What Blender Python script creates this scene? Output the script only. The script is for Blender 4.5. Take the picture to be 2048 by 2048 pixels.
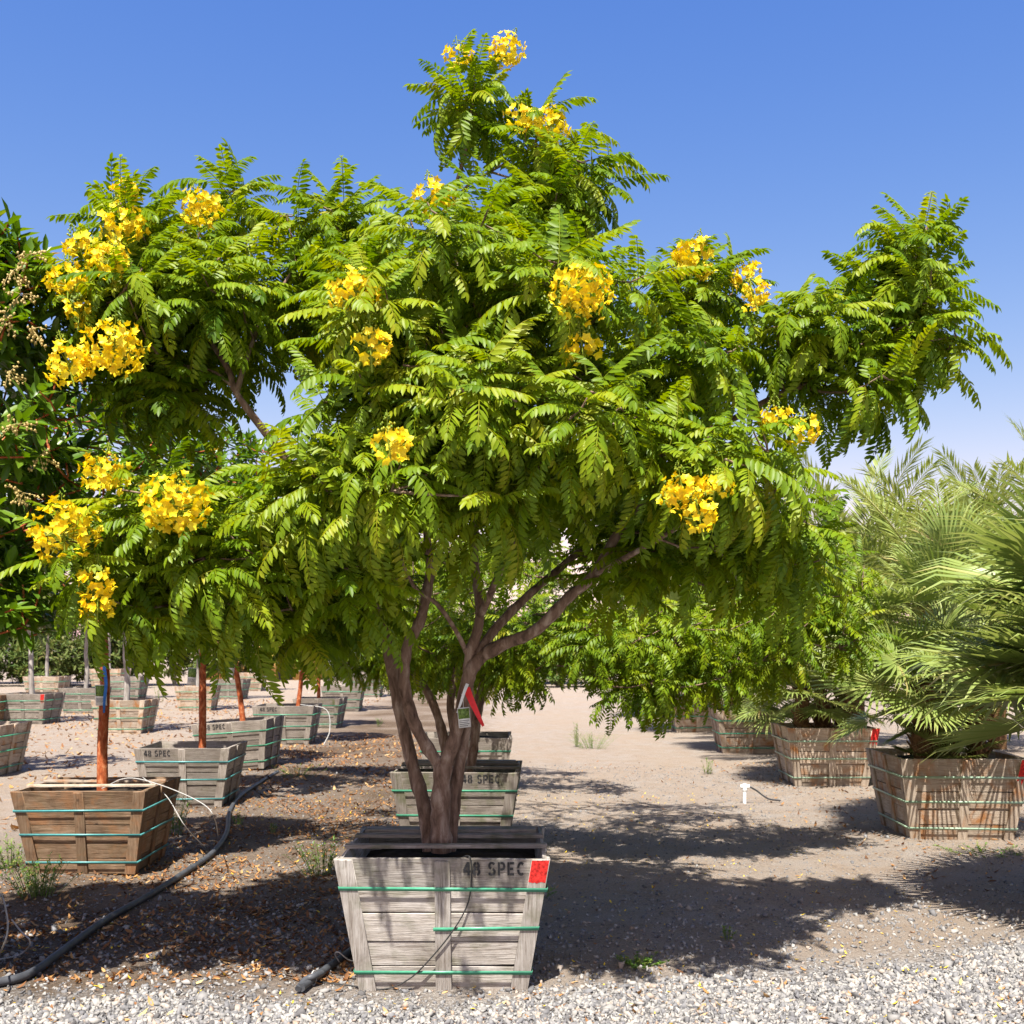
import bpy, math, random
import numpy as np
from mathutils import Vector, Matrix

# ------------------------------------------------------------------ clear
for o in list(bpy.data.objects):
    bpy.data.objects.remove(o)
scene = bpy.context.scene
COL = scene.collection
rng = np.random.default_rng(11)
random.seed(11)
R = math.radians

# ------------------------------------------------------------------ camera
FPX, HOR, CAMZ = 2275.0, 1300.0, 1.957         # focal length and horizon row (2048 px frame), eye height
cam_d = bpy.data.cameras.new('camera')
cam = bpy.data.objects.new('camera', cam_d)
COL.objects.link(cam)
cam.location = (0, 0, CAMZ)
cam.rotation_euler = (R(90), 0, 0)
cam_d.sensor_width = 36
cam_d.lens = 36 * FPX / 2048
cam_d.shift_y = (HOR - 1024) / 2048
cam_d.clip_start = 0.05
cam_d.clip_end = 3000
cam_d.dof.use_dof = True
cam_d.dof.focus_distance = 6.9
cam_d.dof.aperture_fstop = 5.6
scene.camera = cam

# ------------------------------------------------------------------ sky, sun, exposure
SUN_EL, SUN_AZ = R(61), R(-10)                 # azimuth measured at the camera's back, negative = camera left
sd = Vector((math.sin(SUN_AZ) * math.cos(SUN_EL), -math.cos(SUN_AZ) * math.cos(SUN_EL), math.sin(SUN_EL)))
world = bpy.data.worlds.new('World')
scene.world = world
world.use_nodes = True
wn = world.node_tree
wn.nodes.clear()
sky = wn.nodes.new('ShaderNodeTexSky')
sky.sky_type = 'NISHITA'
sky.sun_disc = False
sky.sun_elevation = SUN_EL
sky.sun_rotation = math.atan2(sd.x, sd.y)
sky.altitude = 60
sky.air_density = 1.0
sky.dust_density = 1.0
sky.ozone_density = 0.3
# overall colour grade of the whole sky (deeper blue high up, paler low), the same in every direction
sepc = wn.nodes.new('ShaderNodeSeparateColor'); comc = wn.nodes.new('ShaderNodeCombineColor')
wn.links.new(sky.outputs[0], sepc.inputs[0])
for ch, (ref, top, pw) in enumerate(((0.42, 0.48, 1.8), (0.604, 0.56, 1.2), (0.815, 0.76, 0.5))):
    prev = sepc.outputs[ch]
    for op, val in (('MULTIPLY', 0.14 / ref), ('POWER', pw), ('MULTIPLY', top * 5.0), ('MINIMUM', 5.5)):
        nd = wn.nodes.new('ShaderNodeMath'); nd.operation = op; nd.inputs[1].default_value = val
        wn.links.new(prev, nd.inputs[0]); prev = nd.outputs[0]
    wn.links.new(prev, comc.inputs[ch])
bg = wn.nodes.new('ShaderNodeBackground')
bg.inputs[1].default_value = 0.1
wo = wn.nodes.new('ShaderNodeOutputWorld')
wn.links.new(comc.outputs[0], bg.inputs[0])
wn.links.new(bg.outputs[0], wo.inputs[0])
sun_d = bpy.data.lights.new('sun', 'SUN')
sun_d.energy = 4.6
sun_d.angle = R(0.55)
sun_d.color = (1.0, 0.95, 0.87)
sun = bpy.data.objects.new('sun', sun_d)
COL.objects.link(sun)
sun.rotation_euler = (-sd).to_track_quat('-Z', 'Y').to_euler()
sun.location = (0, 0, 30)
scene.view_settings.view_transform = 'Standard'
scene.view_settings.look = 'None'
scene.view_settings.gamma = 1
scene.view_settings.use_curve_mapping = False
scene.view_settings.exposure = 1.4

# ------------------------------------------------------------------ pixel helpers (photo studied at 1932 px wide)
K = 2048 / 1932.0
def P(vx, vy, Y):
    return np.array([(vx * K - 1024) / FPX * Y, Y, CAMZ - (vy * K - HOR) / FPX * Y])
def G(vx, vy, z=0.0):
    Y = (CAMZ - z) * FPX / (vy * K - HOR)
    return np.array([(vx * K - 1024) / FPX * Y, Y, z])

# ------------------------------------------------------------------ object helpers
def tag(o, label=None, cat=None, group=None, kind=None):
    if label: o['label'] = label
    if cat: o['category'] = cat
    if group: o['group'] = group
    if kind: o['kind'] = kind
    return o
def empty(name, loc=(0, 0, 0), rz=0.0):
    o = bpy.data.objects.new(name, None)
    COL.objects.link(o)
    o.location = loc
    o.rotation_euler = (0, 0, rz)
    o.empty_display_size = 0.1
    return o
def link(name, me, parent=None, mat=None):
    o = bpy.data.objects.new(name, me)
    COL.objects.link(o)
    if mat is not None and len(me.materials) == 0:
        me.materials.append(mat)
    if parent is not None:
        o.parent = parent
    return o

class MB:
    """collects triangles/quads with a per-vertex tint and material index, builds one mesh"""
    def __init__(s):
        s.v, s.f, s.t, s.m, s.n = [], [], [], [], 0
    def add(s, verts, faces, tint=0.5, mi=0):
        verts = np.asarray(verts, dtype=np.float32)
        faces = np.asarray(faces, dtype=np.int64)
        if faces.shape[1] == 4:
            faces = np.concatenate([faces[:, [0, 1, 2]], faces[:, [0, 2, 3]]])
        s.v.append(verts)
        s.f.append(faces + s.n)
        tt = np.asarray(tint, dtype=np.float32)
        s.t.append(np.full(len(verts), tt, dtype=np.float32) if tt.ndim == 0 else tt)
        s.m.append(np.full(len(faces), mi, dtype=np.int32))
        s.n += len(verts)
    def mesh(s, name, mats, smooth=False):
        v = np.concatenate(s.v); f = np.concatenate(s.f); t = np.concatenate(s.t); m = np.concatenate(s.m)
        me = bpy.data.meshes.new(name)
        me.vertices.add(len(v)); me.vertices.foreach_set('co', v.ravel())
        me.loops.add(len(f) * 3); me.loops.foreach_set('vertex_index', f.astype(np.int32).ravel())
        me.polygons.add(len(f))
        me.polygons.foreach_set('loop_start', np.arange(0, len(f) * 3, 3, dtype=np.int32))
        me.polygons.foreach_set('material_index', m)
        if smooth:
            me.polygons.foreach_set('use_smooth', np.ones(len(f), dtype=bool))
        a = me.attributes.new('tint', 'FLOAT', 'POINT')
        a.data.foreach_set('value', t)
        for mm in (mats if isinstance(mats, (list, tuple)) else [mats]):
            me.materials.append(mm)
        me.update(calc_edges=True)
        return me
    def box(s, x0, x1, y0, y1, z0, z1, tint=0.5, mi=0):
        v = [(x0, y0, z0), (x1, y0, z0), (x1, y1, z0), (x0, y1, z0), (x0, y0, z1), (x1, y0, z1), (x1, y1, z1), (x0, y1, z1)]
        s.hexa(v, tint, mi)
    def hexa(s, v, tint=0.5, mi=0):
        s.add(v, [(0, 3, 2, 1), (4, 5, 6, 7), (0, 1, 5, 4), (1, 2, 6, 5), (2, 3, 7, 6), (3, 0, 4, 7)], tint, mi)
    def tube(s, pts, rad, sides=8, tint=0.5, mi=0, cap=True, wob=0.0):
        pts = np.asarray(pts, dtype=float); n = len(pts)
        rad = np.full(n, rad) if np.ndim(rad) == 0 else np.asarray(rad, dtype=float)
        tan = np.gradient(pts, axis=0)
        tan /= np.linalg.norm(tan, axis=1)[:, None] + 1e-9
        ref = np.array([0.31, 0.9, 0.2]) if abs(tan[0][2]) > 0.6 else np.array([0, 0, 1.0])
        vs = []
        a = np.linspace(0, 2 * math.pi, sides, endpoint=False)
        for i in range(n):
            u = np.cross(tan[i], ref); u /= np.linalg.norm(u) + 1e-9
            w = np.cross(u, tan[i])
            rr = rad[i] * (1 + wob * rng.uniform(-1, 1, sides)) if wob else rad[i]
            vs.append(pts[i] + (np.cos(a) * rr)[:, None] * u + (np.sin(a) * rr)[:, None] * w)
        v = np.concatenate(vs)
        f = []
        for i in range(n - 1):
            for j in range(sides):
                k = (j + 1) % sides
                f.append((i * sides + j, i * sides + k, (i + 1) * sides + k, (i + 1) * sides + j))
        s.add(v, f, tint, mi)
        if cap:
            for i in (0, n - 1):
                base = np.concatenate([vs[i], pts[i][None]])
                s.add(base, [(j, (j + 1) % sides, sides) for j in range(sides)], tint, mi)

def smooth_path(pts, n=6):
    """Catmull-Rom through points"""
    p = np.asarray(pts, dtype=float)
    p = np.concatenate([[2 * p[0] - p[1]], p, [2 * p[-1] - p[-2]]])
    out = []
    for i in range(1, len(p) - 2):
        for t in np.linspace(0, 1, n, endpoint=False):
            out.append(0.5 * (2 * p[i] + (p[i + 1] - p[i - 1]) * t + (2 * p[i - 1] - 5 * p[i] + 4 * p[i + 1] - p[i + 2]) * t ** 2
                       + (3 * p[i] - p[i - 1] - 3 * p[i + 1] + p[i + 2]) * t ** 3))
    out.append(p[-2])
    return np.array(out)

# ------------------------------------------------------------------ materials
class NT:
    def __init__(s, name):
        s.m = bpy.data.materials.new(name); s.m.use_nodes = True
        s.t = s.m.node_tree; s.t.nodes.clear()
        s.out = s.t.nodes.new('ShaderNodeOutputMaterial')
    def n(s, typ, **kw):
        nd = s.t.nodes.new('ShaderNode' + typ)
        for k, v in kw.items():
            if k.startswith('i_'):
                nd.inputs[k[2:].replace('_', ' ')].default_value = v
            else:
                setattr(nd, k, v)
        return nd
    def l(s, a, b): s.t.links.new(a, b)
    def ramp(s, fac, stops, interp='LINEAR'):
        r = s.n('ValToRGB'); r.color_ramp.interpolation = interp
        e = r.color_ramp.elements
        while len(e) < len(stops): e.new(0.5)
        for i, (p, c) in enumerate(stops):
            e[i].position = p; e[i].color = (*c, 1) if len(c) == 3 else c
        s.l(fac, r.inputs[0]); return r.outputs[0]
    def noise(s, vec, scale, detail=4, rough=0.55, out='Fac', dist=0.0):
        nz = s.n('TexNoise'); nz.inputs['Scale'].default_value = scale; nz.inputs['Detail'].default_value = detail
        nz.inputs['Roughness'].default_value = rough; nz.inputs['Distortion'].default_value = dist
        if vec is not None: s.l(vec, nz.inputs['Vector'])
        return nz.outputs[out]
    def mix(s, fac, a, b, mode='MIX'):
        m = s.n('Mix', data_type='RGBA', blend_type=mode)
        for idx, x in ((0, fac), (6, a), (7, b)):
            if hasattr(x, 'links'): s.l(x, m.inputs[idx])
            else: m.inputs[idx].default_value = x if idx == 0 or len(x) == 4 else (*x, 1)
        return m.outputs[2]
    def math(s, op, a, b=None, clamp=False):
        m = s.n('Math', operation=op, use_clamp=clamp)
        for i, x in enumerate((a, b)):
            if x is None: continue
            if hasattr(x, 'links'): s.l(x, m.inputs[i])
            else: m.inputs[i].default_value = x
        return m.outputs[0]
    def bsdf(s, col, rough=0.6, spec=0.3, bump=None, bstr=0.3, bdist=0.01, sheen=None):
        p = s.n('BsdfPrincipled')
        for nm, x in (('Base Color', col), ('Roughness', rough), ('Specular IOR Level', spec)):
            if hasattr(x, 'links'): s.l(x, p.inputs[nm])
            else: p.inputs[nm].default_value = (*x, 1) if nm == 'Base Color' else x
        if bump is not None:
            b = s.n('Bump'); b.inputs['Strength'].default_value = bstr; b.inputs['Distance'].default_value = bdist
            s.l(bump, b.inputs['Height']); s.l(b.outputs[0], p.inputs['Normal'])
        return p.outputs[0]
    def done(s, sh):
        s.l(sh, s.out.inputs[0]); return s.m

def simple(name, col, rough=0.6, spec=0.3, var=0.15, scale=20):
    t = NT(name); c = t.n('TexCoord')
    nz = t.noise(c.outputs['Object'], scale)
    d = tuple(x * (1 - var) for x in col); b = tuple(min(1, x * (1 + var)) for x in col)
    return t.done(t.bsdf(t.ramp(nz, [(0.3, d), (0.7, b)]), rough, spec, nz, 0.15))

def leaf_mat(name, stops, trans=0.35, rough=0.42, spec=0.4, tcol=None, objvar=0.0):
    """foliage: reflection plus light passing through; colour by the tint of each leaf"""
    t = NT(name)
    a = t.n('Attribute', attribute_name='tint')
    col = t.ramp(a.outputs['Fac'], stops)
    if objvar:
        oi = t.n('ObjectInfo')
        h = t.n('HueSaturation'); t.l(col, h.inputs['Color'])
        t.l(t.math('ADD', t.math('MULTIPLY', oi.outputs['Random'], objvar), 0.5 - objvar * 0.65), h.inputs['Hue'])
        t.l(t.math('ADD', t.math('MULTIPLY', oi.outputs['Random'], 0.5), 0.75), h.inputs['Value'])
        col = h.outputs[0]
    p = t.bsdf(col, rough, spec)
    tr = t.n('BsdfTranslucent')
    h2 = t.n('HueSaturation'); h2.inputs['Hue'].default_value = 0.482; h2.inputs['Saturation'].default_value = 1.1; h2.inputs['Value'].default_value = 1.35
    t.l(col, h2.inputs['Color']); t.l(h2.outputs[0], tr.inputs[0])
    m = t.n('MixShader'); m.inputs[0].default_value = trans
    t.l(p, m.inputs[1]); t.l(tr.outputs[0], m.inputs[2])
    return t.done(m.outputs[0])

def wood_mat(name, cols, axis=0, stain=(0.3, 0.13, 0.04), stain_amt=0.0, moss=0.0):
    t = NT(name); c = t.n('TexCoord'); oi = t.n('ObjectInfo')
    off = t.n('VectorMath', operation='SCALE'); off.inputs['Scale'].default_value = 37.0
    cb = t.n('CombineXYZ')
    for i in range(3): t.l(oi.outputs['Random'], cb.inputs[i])
    t.l(cb.outputs[0], off.inputs[0])
    ad = t.n('VectorMath', operation='ADD'); t.l(c.outputs['Object'], ad.inputs[0]); t.l(off.outputs[0], ad.inputs[1])
    mp = t.n('Mapping')
    sc = [1.0, 1.0, 1.0]; sc = [0.9 if i == axis else 14 for i in range(3)]
    mp.inputs['Scale'].default_value = sc; t.l(ad.outputs[0], mp.inputs[0])
    grain = t.noise(mp.outputs[0], 6.0, 8, 0.68, dist=0.6)
    broad = t.noise(ad.outputs[0], 3.0, 3)
    mpf = t.n('Mapping'); mpf.inputs['Scale'].default_value = [2.0 if i == axis else 70 for i in range(3)]; t.l(ad.outputs[0], mpf.inputs[0])
    crack = t.noise(mpf.outputs[0], 3.0, 5, 0.6, dist=0.4)
    col = t.ramp(grain, [(0.3, cols[0]), (0.47, cols[1]), (0.7, cols[2])])
    col = t.mix(t.ramp(crack, [(0.30, (0.85, 0.85, 0.85)), (0.42, (0, 0, 0))]), col, tuple(x * 0.35 for x in cols[0]))
    hv = t.n('HueSaturation'); t.l(col, hv.inputs['Color'])
    t.l(t.math('ADD', t.math('MULTIPLY', oi.outputs['Random'], 0.5), 0.72), hv.inputs['Value'])
    col = t.mix(t.ramp(broad, [(0.35, (0, 0, 0)), (0.7, (0.55, 0.55, 0.55))]), hv.outputs[0], cols[0])
    if stain_amt > 0:
        mp2 = t.n('Mapping'); mp2.inputs['Scale'].default_value = (2.2, 2.2, 1.6); t.l(ad.outputs[0], mp2.inputs[0])
        st = t.noise(mp2.outputs[0], 2.2, 5, 0.6, dist=0.8)
        col = t.mix(t.ramp(st, [(0.5, (0, 0, 0)), (0.68, (stain_amt,) * 3)]), col, stain)
    if moss > 0:
        ms = t.noise(ad.outputs[0], 7.0, 5)
        col = t.mix(t.ramp(ms, [(0.5, (0, 0, 0)), (0.75, (moss,) * 3)]), col, (0.07, 0.085, 0.02))
    wst = t.noise(ad.outputs[0], 5.0, 6, 0.65, dist=1.0)
    col = t.mix(t.ramp(wst, [(0.52, (0, 0, 0)), (0.74, (0.5, 0.5, 0.5))]), col, tuple(x * 0.6 for x in cols[0]))
    # knots
    vo = t.n('TexVoronoi'); vo.inputs['Scale'].default_value = 3.1; t.l(ad.outputs[0], vo.inputs['Vector'])
    kn = t.ramp(vo.outputs['Distance'], [(0.0, (1, 1, 1)), (0.045, (0.8, 0.8, 0.8)), (0.075, (0, 0, 0))])
    col = t.mix(kn, col, (0.07, 0.045, 0.03))
    return t.done(t.bsdf(col, 0.85, 0.15, t.math('ADD', grain, t.math('MULTIPLY', crack, 0.8)), 0.8, 0.005))

M = {}
GREYW = [(0.13, 0.105, 0.085), (0.27, 0.235, 0.2), (0.40, 0.36, 0.32)]
PALEW = [(0.23, 0.17, 0.12), (0.44, 0.36, 0.28), (0.58, 0.50, 0.41)]
BROWNW = [(0.10, 0.06, 0.035), (0.22, 0.145, 0.09), (0.33, 0.235, 0.16)]
for ax in (0, 2):
    M['wood_grey%d' % ax] = wood_mat('weathered_grey_wood_%d' % ax, GREYW, ax, moss=0.25)
    M['wood_front%d' % ax] = wood_mat('silvered_wood_%d' % ax, [(0.16, 0.13, 0.105), (0.41, 0.375, 0.335), (0.59, 0.555, 0.515)], ax, moss=0.5)
    M['wood_pale%d' % ax] = wood_mat('pale_stained_wood_%d' % ax, PALEW, ax, (0.30, 0.12, 0.03), 0.85)
    M['wood_brown%d' % ax] = wood_mat('brown_wood_%d' % ax, BROWNW, ax, (0.30, 0.13, 0.05), 0.55, moss=0.15)
    M['wood_moss%d' % ax] = wood_mat('mossy_wood_%d' % ax, GREYW, ax, moss=0.8)
M['strap_green'] = simple('green_strap', (0.07, 0.30, 0.18), 0.4, 0.4)
M['strap_teal'] = simple('teal_strap', (0.08, 0.30, 0.30), 0.4, 0.4)
M['strap_pale'] = simple('pale_green_strap', (0.30, 0.42, 0.30), 0.45, 0.4)
M['ink'] = simple('black_stencil_paint', (0.03, 0.03, 0.032), 0.7, 0.2, 0.5, 60)
M['redpaint'] = simple('red_spray_paint', (0.50, 0.025, 0.02), 0.7, 0.2, 0.6, 60)
M['soil'] = simple('dark_soil', (0.035, 0.026, 0.018), 0.95, 0.1, 0.5, 25)
M['hose'] = simple('black_poly_hose', (0.055, 0.058, 0.065), 0.5, 0.35, 0.35, 9)
M['tube_white'] = simple('white_drip_tube', (0.38, 0.37, 0.35), 0.5, 0.3)
M['tube_black'] = simple('black_drip_tube', (0.03, 0.03, 0.03), 0.5, 0.3)
M['pvc'] = simple('white_pvc', (0.75, 0.75, 0.74), 0.35, 0.4, 0.05)
M['ribbon_red'] = simple('red_ribbon', (0.72, 0.02, 0.02), 0.4, 0.4)
M['ribbon_blue'] = simple('blue_ribbon', (0.02, 0.16, 0.55), 0.4, 0.4)
M['tape_green'] = simple('green_tape', (0.02, 0.22, 0.14), 0.5, 0.3)
M['label_white'] = simple('white_label', (0.72, 0.72, 0.7), 0.5, 0.3, 0.06)
M['label_photo'] = simple('label_picture', (0.14, 0.22, 0.05), 0.5, 0.3, 0.7, 60)
M['yellow_wall'] = simple('ochre_wall', (0.55, 0.34, 0.12), 0.8, 0.2, 0.12, 2)
M['white_wall'] = simple('white_metal', (0.78, 0.78, 0.77), 0.5, 0.3, 0.05, 2)
M['roof'] = simple('grey_roof', (0.2, 0.2, 0.21), 0.6, 0.3)
M['dark'] = simple('dark_opening', (0.04, 0.04, 0.045), 0.5, 0.3)
M['galv'] = simple('galvanised_steel', (0.34, 0.35, 0.36), 0.45, 0.5)

def bark(name, a, b, c, scale=14, stretch=0.25, bstr=0.6):
    t = NT(name); tc = t.n('TexCoord'); mp = t.n('Mapping'); mp.inputs['Scale'].default_value = (1, 1, stretch)
    t.l(tc.outputs['Object'], mp.inputs[0])
    nz = t.noise(mp.outputs[0], scale, 7, 0.65, dist=0.5)
    return t.done(t.bsdf(t.ramp(nz, [(0.3, a), (0.5, b), (0.7, c)]), 0.8, 0.2, nz, bstr, 0.012))
M['bark'] = bark('brown_bark', (0.06, 0.036, 0.024), (0.19, 0.12, 0.085), (0.36, 0.28, 0.22), 20, 0.3, 1.0)
M['bark_red'] = bark('peeling_red_bark', (0.09, 0.025, 0.012), (0.33, 0.075, 0.022), (0.52, 0.24, 0.11), 24, 0.5, 0.8)
M['bark_grey'] = bark('grey_bark', (0.16, 0.14, 0.12), (0.30, 0.27, 0.24), (0.42, 0.39, 0.36), 12)
M['bark_palm'] = bark('fibrous_palm_bark', (0.05, 0.03, 0.015), (0.15, 0.08, 0.035), (0.27, 0.16, 0.08), 22, 1.0, 1.0)
M['leaf'] = leaf_mat('pinnate_leaf', [(0.0, (0.06, 0.13, 0.007)), (0.45, (0.155, 0.245, 0.007)), (0.8, (0.25, 0.31, 0.009)), (1.0, (0.33, 0.32, 0.02))], 0.40, 0.45, 0.25)
M['leaf_dark'] = leaf_mat('oval_evergreen_leaf', [(0.0, (0.045, 0.11, 0.012)), (0.6, (0.11, 0.205, 0.016)), (0.93, (0.2, 0.26, 0.03)), (1.0, (0.34, 0.22, 0.04))], 0.34, 0.33, 0.4)
M['leaf_far'] = leaf_mat('hedge_leaf', [(0.0, (0.04, 0.08, 0.02)), (0.6, (0.11, 0.15, 0.035)), (1.0, (0.26, 0.21, 0.09))], 0.25, 0.6, 0.2, objvar=0.05)
M['palm'] = leaf_mat('fan_palm_leaf', [(0.0, (0.11, 0.18, 0.035)), (0.55, (0.23, 0.30, 0.075)), (0.85, (0.33, 0.36, 0.12)), (1.0, (0.42, 0.34, 0.13))], 0.3, 0.38, 0.45)
M['feather'] = leaf_mat('feather_palm_leaf', [(0.0, (0.13, 0.19, 0.045)), (0.6, (0.25, 0.30, 0.075)), (1.0, (0.38, 0.36, 0.13))], 0.3, 0.42, 0.4)
M['weed'] = leaf_mat('weed_leaf', [(0.0, (0.06, 0.15, 0.02)), (0.6, (0.15, 0.25, 0.035)), (1.0, (0.34, 0.29, 0.13))], 0.3, 0.5, 0.3)
M['flower'] = leaf_mat('yellow_petal', [(0.0, (0.72, 0.47, 0.006)), (0.6, (0.80, 0.62, 0.010)), (1.0, (0.82, 0.70, 0.04))], 0.25, 0.5, 0.3)
M['bud'] = leaf_mat('green_bud', [(0.0, (0.16, 0.25, 0.02)), (1.0, (0.5, 0.45, 0.03))], 0.15, 0.5, 0.3)
M['rachis'] = simple('leaf_stalk', (0.22, 0.25, 0.06), 0.5, 0.3)
M['litter'] = leaf_mat('dry_leaf', [(0.0, (0.07, 0.035, 0.018)), (0.4, (0.22, 0.10, 0.04)), (0.7, (0.40, 0.21, 0.07)), (0.9, (0.44, 0.35, 0.2)), (1.0, (0.75, 0.52, 0.02))], 0.1, 0.7, 0.2)
def stone_mat():
    t = NT('crushed_stone'); a = t.n('Attribute', attribute_name='tint'); tc = t.n('TexCoord')
    nz = t.noise(tc.outputs['Object'], 90, 3)
    col = t.ramp(a.outputs['Fac'], [(0.0, (0.08, 0.076, 0.076)), (0.3, (0.17, 0.17, 0.178)), (0.6, (0.26, 0.25, 0.235)), (0.88, (0.39, 0.37, 0.34)), (1.0, (0.34, 0.24, 0.17))])
    col = t.mix(t.ramp(nz, [(0.35, (0, 0, 0)), (0.75, (0.4, 0.4, 0.4))]), col, (0.2, 0.19, 0.18))
    return t.done(t.bsdf(col, 0.85, 0.2, nz, 0.3, 0.003))
M['stone'] = stone_mat()

def ground_mat():
    t = NT('yard_dirt'); tc = t.n('TexCoord'); ob = tc.outputs['Object']
    sep = t.n('SeparateXYZ'); t.l(ob, sep.inputs[0])
    big = t.noise(ob, 0.45, 4); mid = t.noise(ob, 3.2, 6, 0.62); fine = t.noise(ob, 42, 6, 0.7); grit = t.noise(ob, 110, 4, 0.75)
    dirt = t.ramp(fine, [(0.28, (0.10, 0.07, 0.048)), (0.5, (0.28, 0.22, 0.17)), (0.72, (0.43, 0.36, 0.29))])
    pale = t.ramp(grit, [(0.32, (0.10, 0.085, 0.07)), (0.5, (0.31, 0.265, 0.225)), (0.7, (0.48, 0.43, 0.38))])
    col = t.mix(t.ramp(mid, [(0.38, (0, 0, 0)), (0.62, (1, 1, 1))]), dirt, pale)
    col = t.mix(t.ramp(big, [(0.4, (0, 0, 0)), (0.65, (0.45, 0.45, 0.45))]), col, (0.30, 0.225, 0.16))
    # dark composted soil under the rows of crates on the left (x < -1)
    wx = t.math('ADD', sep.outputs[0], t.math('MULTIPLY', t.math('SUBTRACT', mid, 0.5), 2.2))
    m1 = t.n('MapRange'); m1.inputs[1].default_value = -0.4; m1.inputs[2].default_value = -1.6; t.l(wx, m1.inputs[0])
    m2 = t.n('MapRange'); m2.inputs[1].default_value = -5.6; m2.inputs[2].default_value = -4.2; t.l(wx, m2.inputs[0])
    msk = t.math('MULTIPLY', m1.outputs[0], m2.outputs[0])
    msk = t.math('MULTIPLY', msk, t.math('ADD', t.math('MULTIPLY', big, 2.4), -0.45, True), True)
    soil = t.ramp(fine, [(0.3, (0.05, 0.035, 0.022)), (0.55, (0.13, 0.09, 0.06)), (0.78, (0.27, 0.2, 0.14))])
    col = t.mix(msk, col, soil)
    # crushed stone along the near edge
    wy = t.math('ADD', sep.outputs[1], t.math('MULTIPLY', t.math('SUBTRACT', mid, 0.5), 1.2))
    wy = t.math('SUBTRACT', wy, t.math('MULTIPLY', t.math('MAXIMUM', sep.outputs[0], 0.0), 0.35))
    g1 = t.n('MapRange'); g1.inputs[1].default_value = 6.7; g1.inputs[2].default_value = 6.1; t.l(wy, g1.inputs[0])
    vo = t.n('TexVoronoi'); vo.inputs['Scale'].default_value = 48; t.l(ob, vo.inputs['Vector'])
    sv = t.n('SeparateColor'); t.l(vo.outputs['Color'], sv.inputs[0])
    gcol = t.ramp(sv.outputs[0], [(0.0, (0.16, 0.155, 0.155)), (0.5, (0.36, 0.35, 0.34)), (1.0, (0.52, 0.5, 0.47))])
    gcol = t.mix(t.ramp(vo.outputs['Distance'], [(0.45, (0, 0, 0)), (0.75, (0.8, 0.8, 0.8))]), gcol, (0.1, 0.09, 0.08))
    col = t.mix(g1.outputs[0], col, gcol)
    h = t.math('ADD', t.math('MULTIPLY', fine, 0.7), t.math('MULTIPLY', grit, 0.5))
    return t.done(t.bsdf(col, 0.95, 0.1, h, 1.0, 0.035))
M['ground'] = ground_mat()

# ------------------------------------------------------------------ ground sheet
def axis(lo, hi, step, far):
    core = np.arange(lo, hi + 1e-6, step); out = []
    d, x = step, hi
    while x < far: d *= 1.35; x += d; out.append(x)
    neg = []; d, x = step, lo
    while x > -far: d *= 1.35; x -= d; neg.append(x)
    return np.array(neg[::-1] + list(core) + out)
def gheight(x, y):
    h = 0.012 * np.sin(1.7 * x + 0.6 * y) * np.sin(0.9 * y - 0.4 * x) + 0.009 * np.sin(4.1 * x - 1.3) * np.sin(3.3 * y + 0.7) + 0.004 * np.sin(11 * x + 3 * y) * np.sin(9 * y)
    fade = np.clip((30 - np.abs(y - 10)) / 12, 0, 1) * np.clip((14 - np.abs(x)) / 5, 0, 1)
    return h * fade
gx, gy = axis(-9, 9, 0.12, 900), axis(3, 24, 0.12, 900)
XX, YY = np.meshgrid(gx, gy)
gv = np.stack([XX.ravel(), YY.ravel(), gheight(XX, YY).ravel()], 1)
nx, ny = len(gx), len(gy)
ii = (np.arange(ny - 1)[:, None] * nx + np.arange(nx - 1)[None]).ravel()
mb = MB(); mb.add(gv, np.stack([ii, ii + 1, ii + nx + 1, ii + nx], 1))
tag(link('ground', mb.mesh('ground', M['ground'], True)), kind='structure')

# crushed stone along the near edge (uncountable)
def icos():
    p = (1 + 5 ** .5) / 2
    v = np.array([(-1, p, 0), (1, p, 0), (-1, -p, 0), (1, -p, 0), (0, -1, p), (0, 1, p), (0, -1, -p), (0, 1, -p), (p, 0, -1), (p, 0, 1), (-p, 0, -1), (-p, 0, 1)]) / 1.9
    f = [(0, 11, 5), (0, 5, 1), (0, 1, 7), (0, 7, 10), (0, 10, 11), (1, 5, 9), (5, 11, 4), (11, 10, 2), (10, 7, 6), (7, 1, 8), (3, 9, 4), (3, 4, 2), (3, 2, 6), (3, 6, 8), (3, 8, 9), (4, 9, 5), (2, 4, 11), (6, 2, 10), (8, 6, 7), (9, 8, 1)]
    return v, np.array(f)
IV, IFc = icos()
def rot_rand(n):
    q = rng.normal(size=(n, 4)); q /= np.linalg.norm(q, axis=1)[:, None]
    w, x, y, z = q.T
    return np.stack([np.stack([1 - 2 * (y * y + z * z), 2 * (x * y - z * w), 2 * (x * z + y * w)], 1), np.stack([2 * (x * y + z * w), 1 - 2 * (x * x + z * z), 2 * (y * z - x * w)], 1), np.stack([2 * (x * z - y * w), 2 * (y * z + x * w), 1 - 2 * (x * x + y * y)], 1)], 1)
CV = np.array([(-1, -1, -1), (1, -1, -1), (1, 1, -1), (-1, 1, -1), (-1, -1, 1), (1, -1, 1), (1, 1, 1), (-1, 1, 1)]) * 0.72
CF = np.array([(0, 3, 2), (0, 2, 1), (4, 5, 6), (4, 6, 7), (0, 1, 5), (0, 5, 4), (1, 2, 6), (1, 6, 5), (2, 3, 7), (2, 7, 6), (3, 0, 4), (3, 4, 7)])
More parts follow.
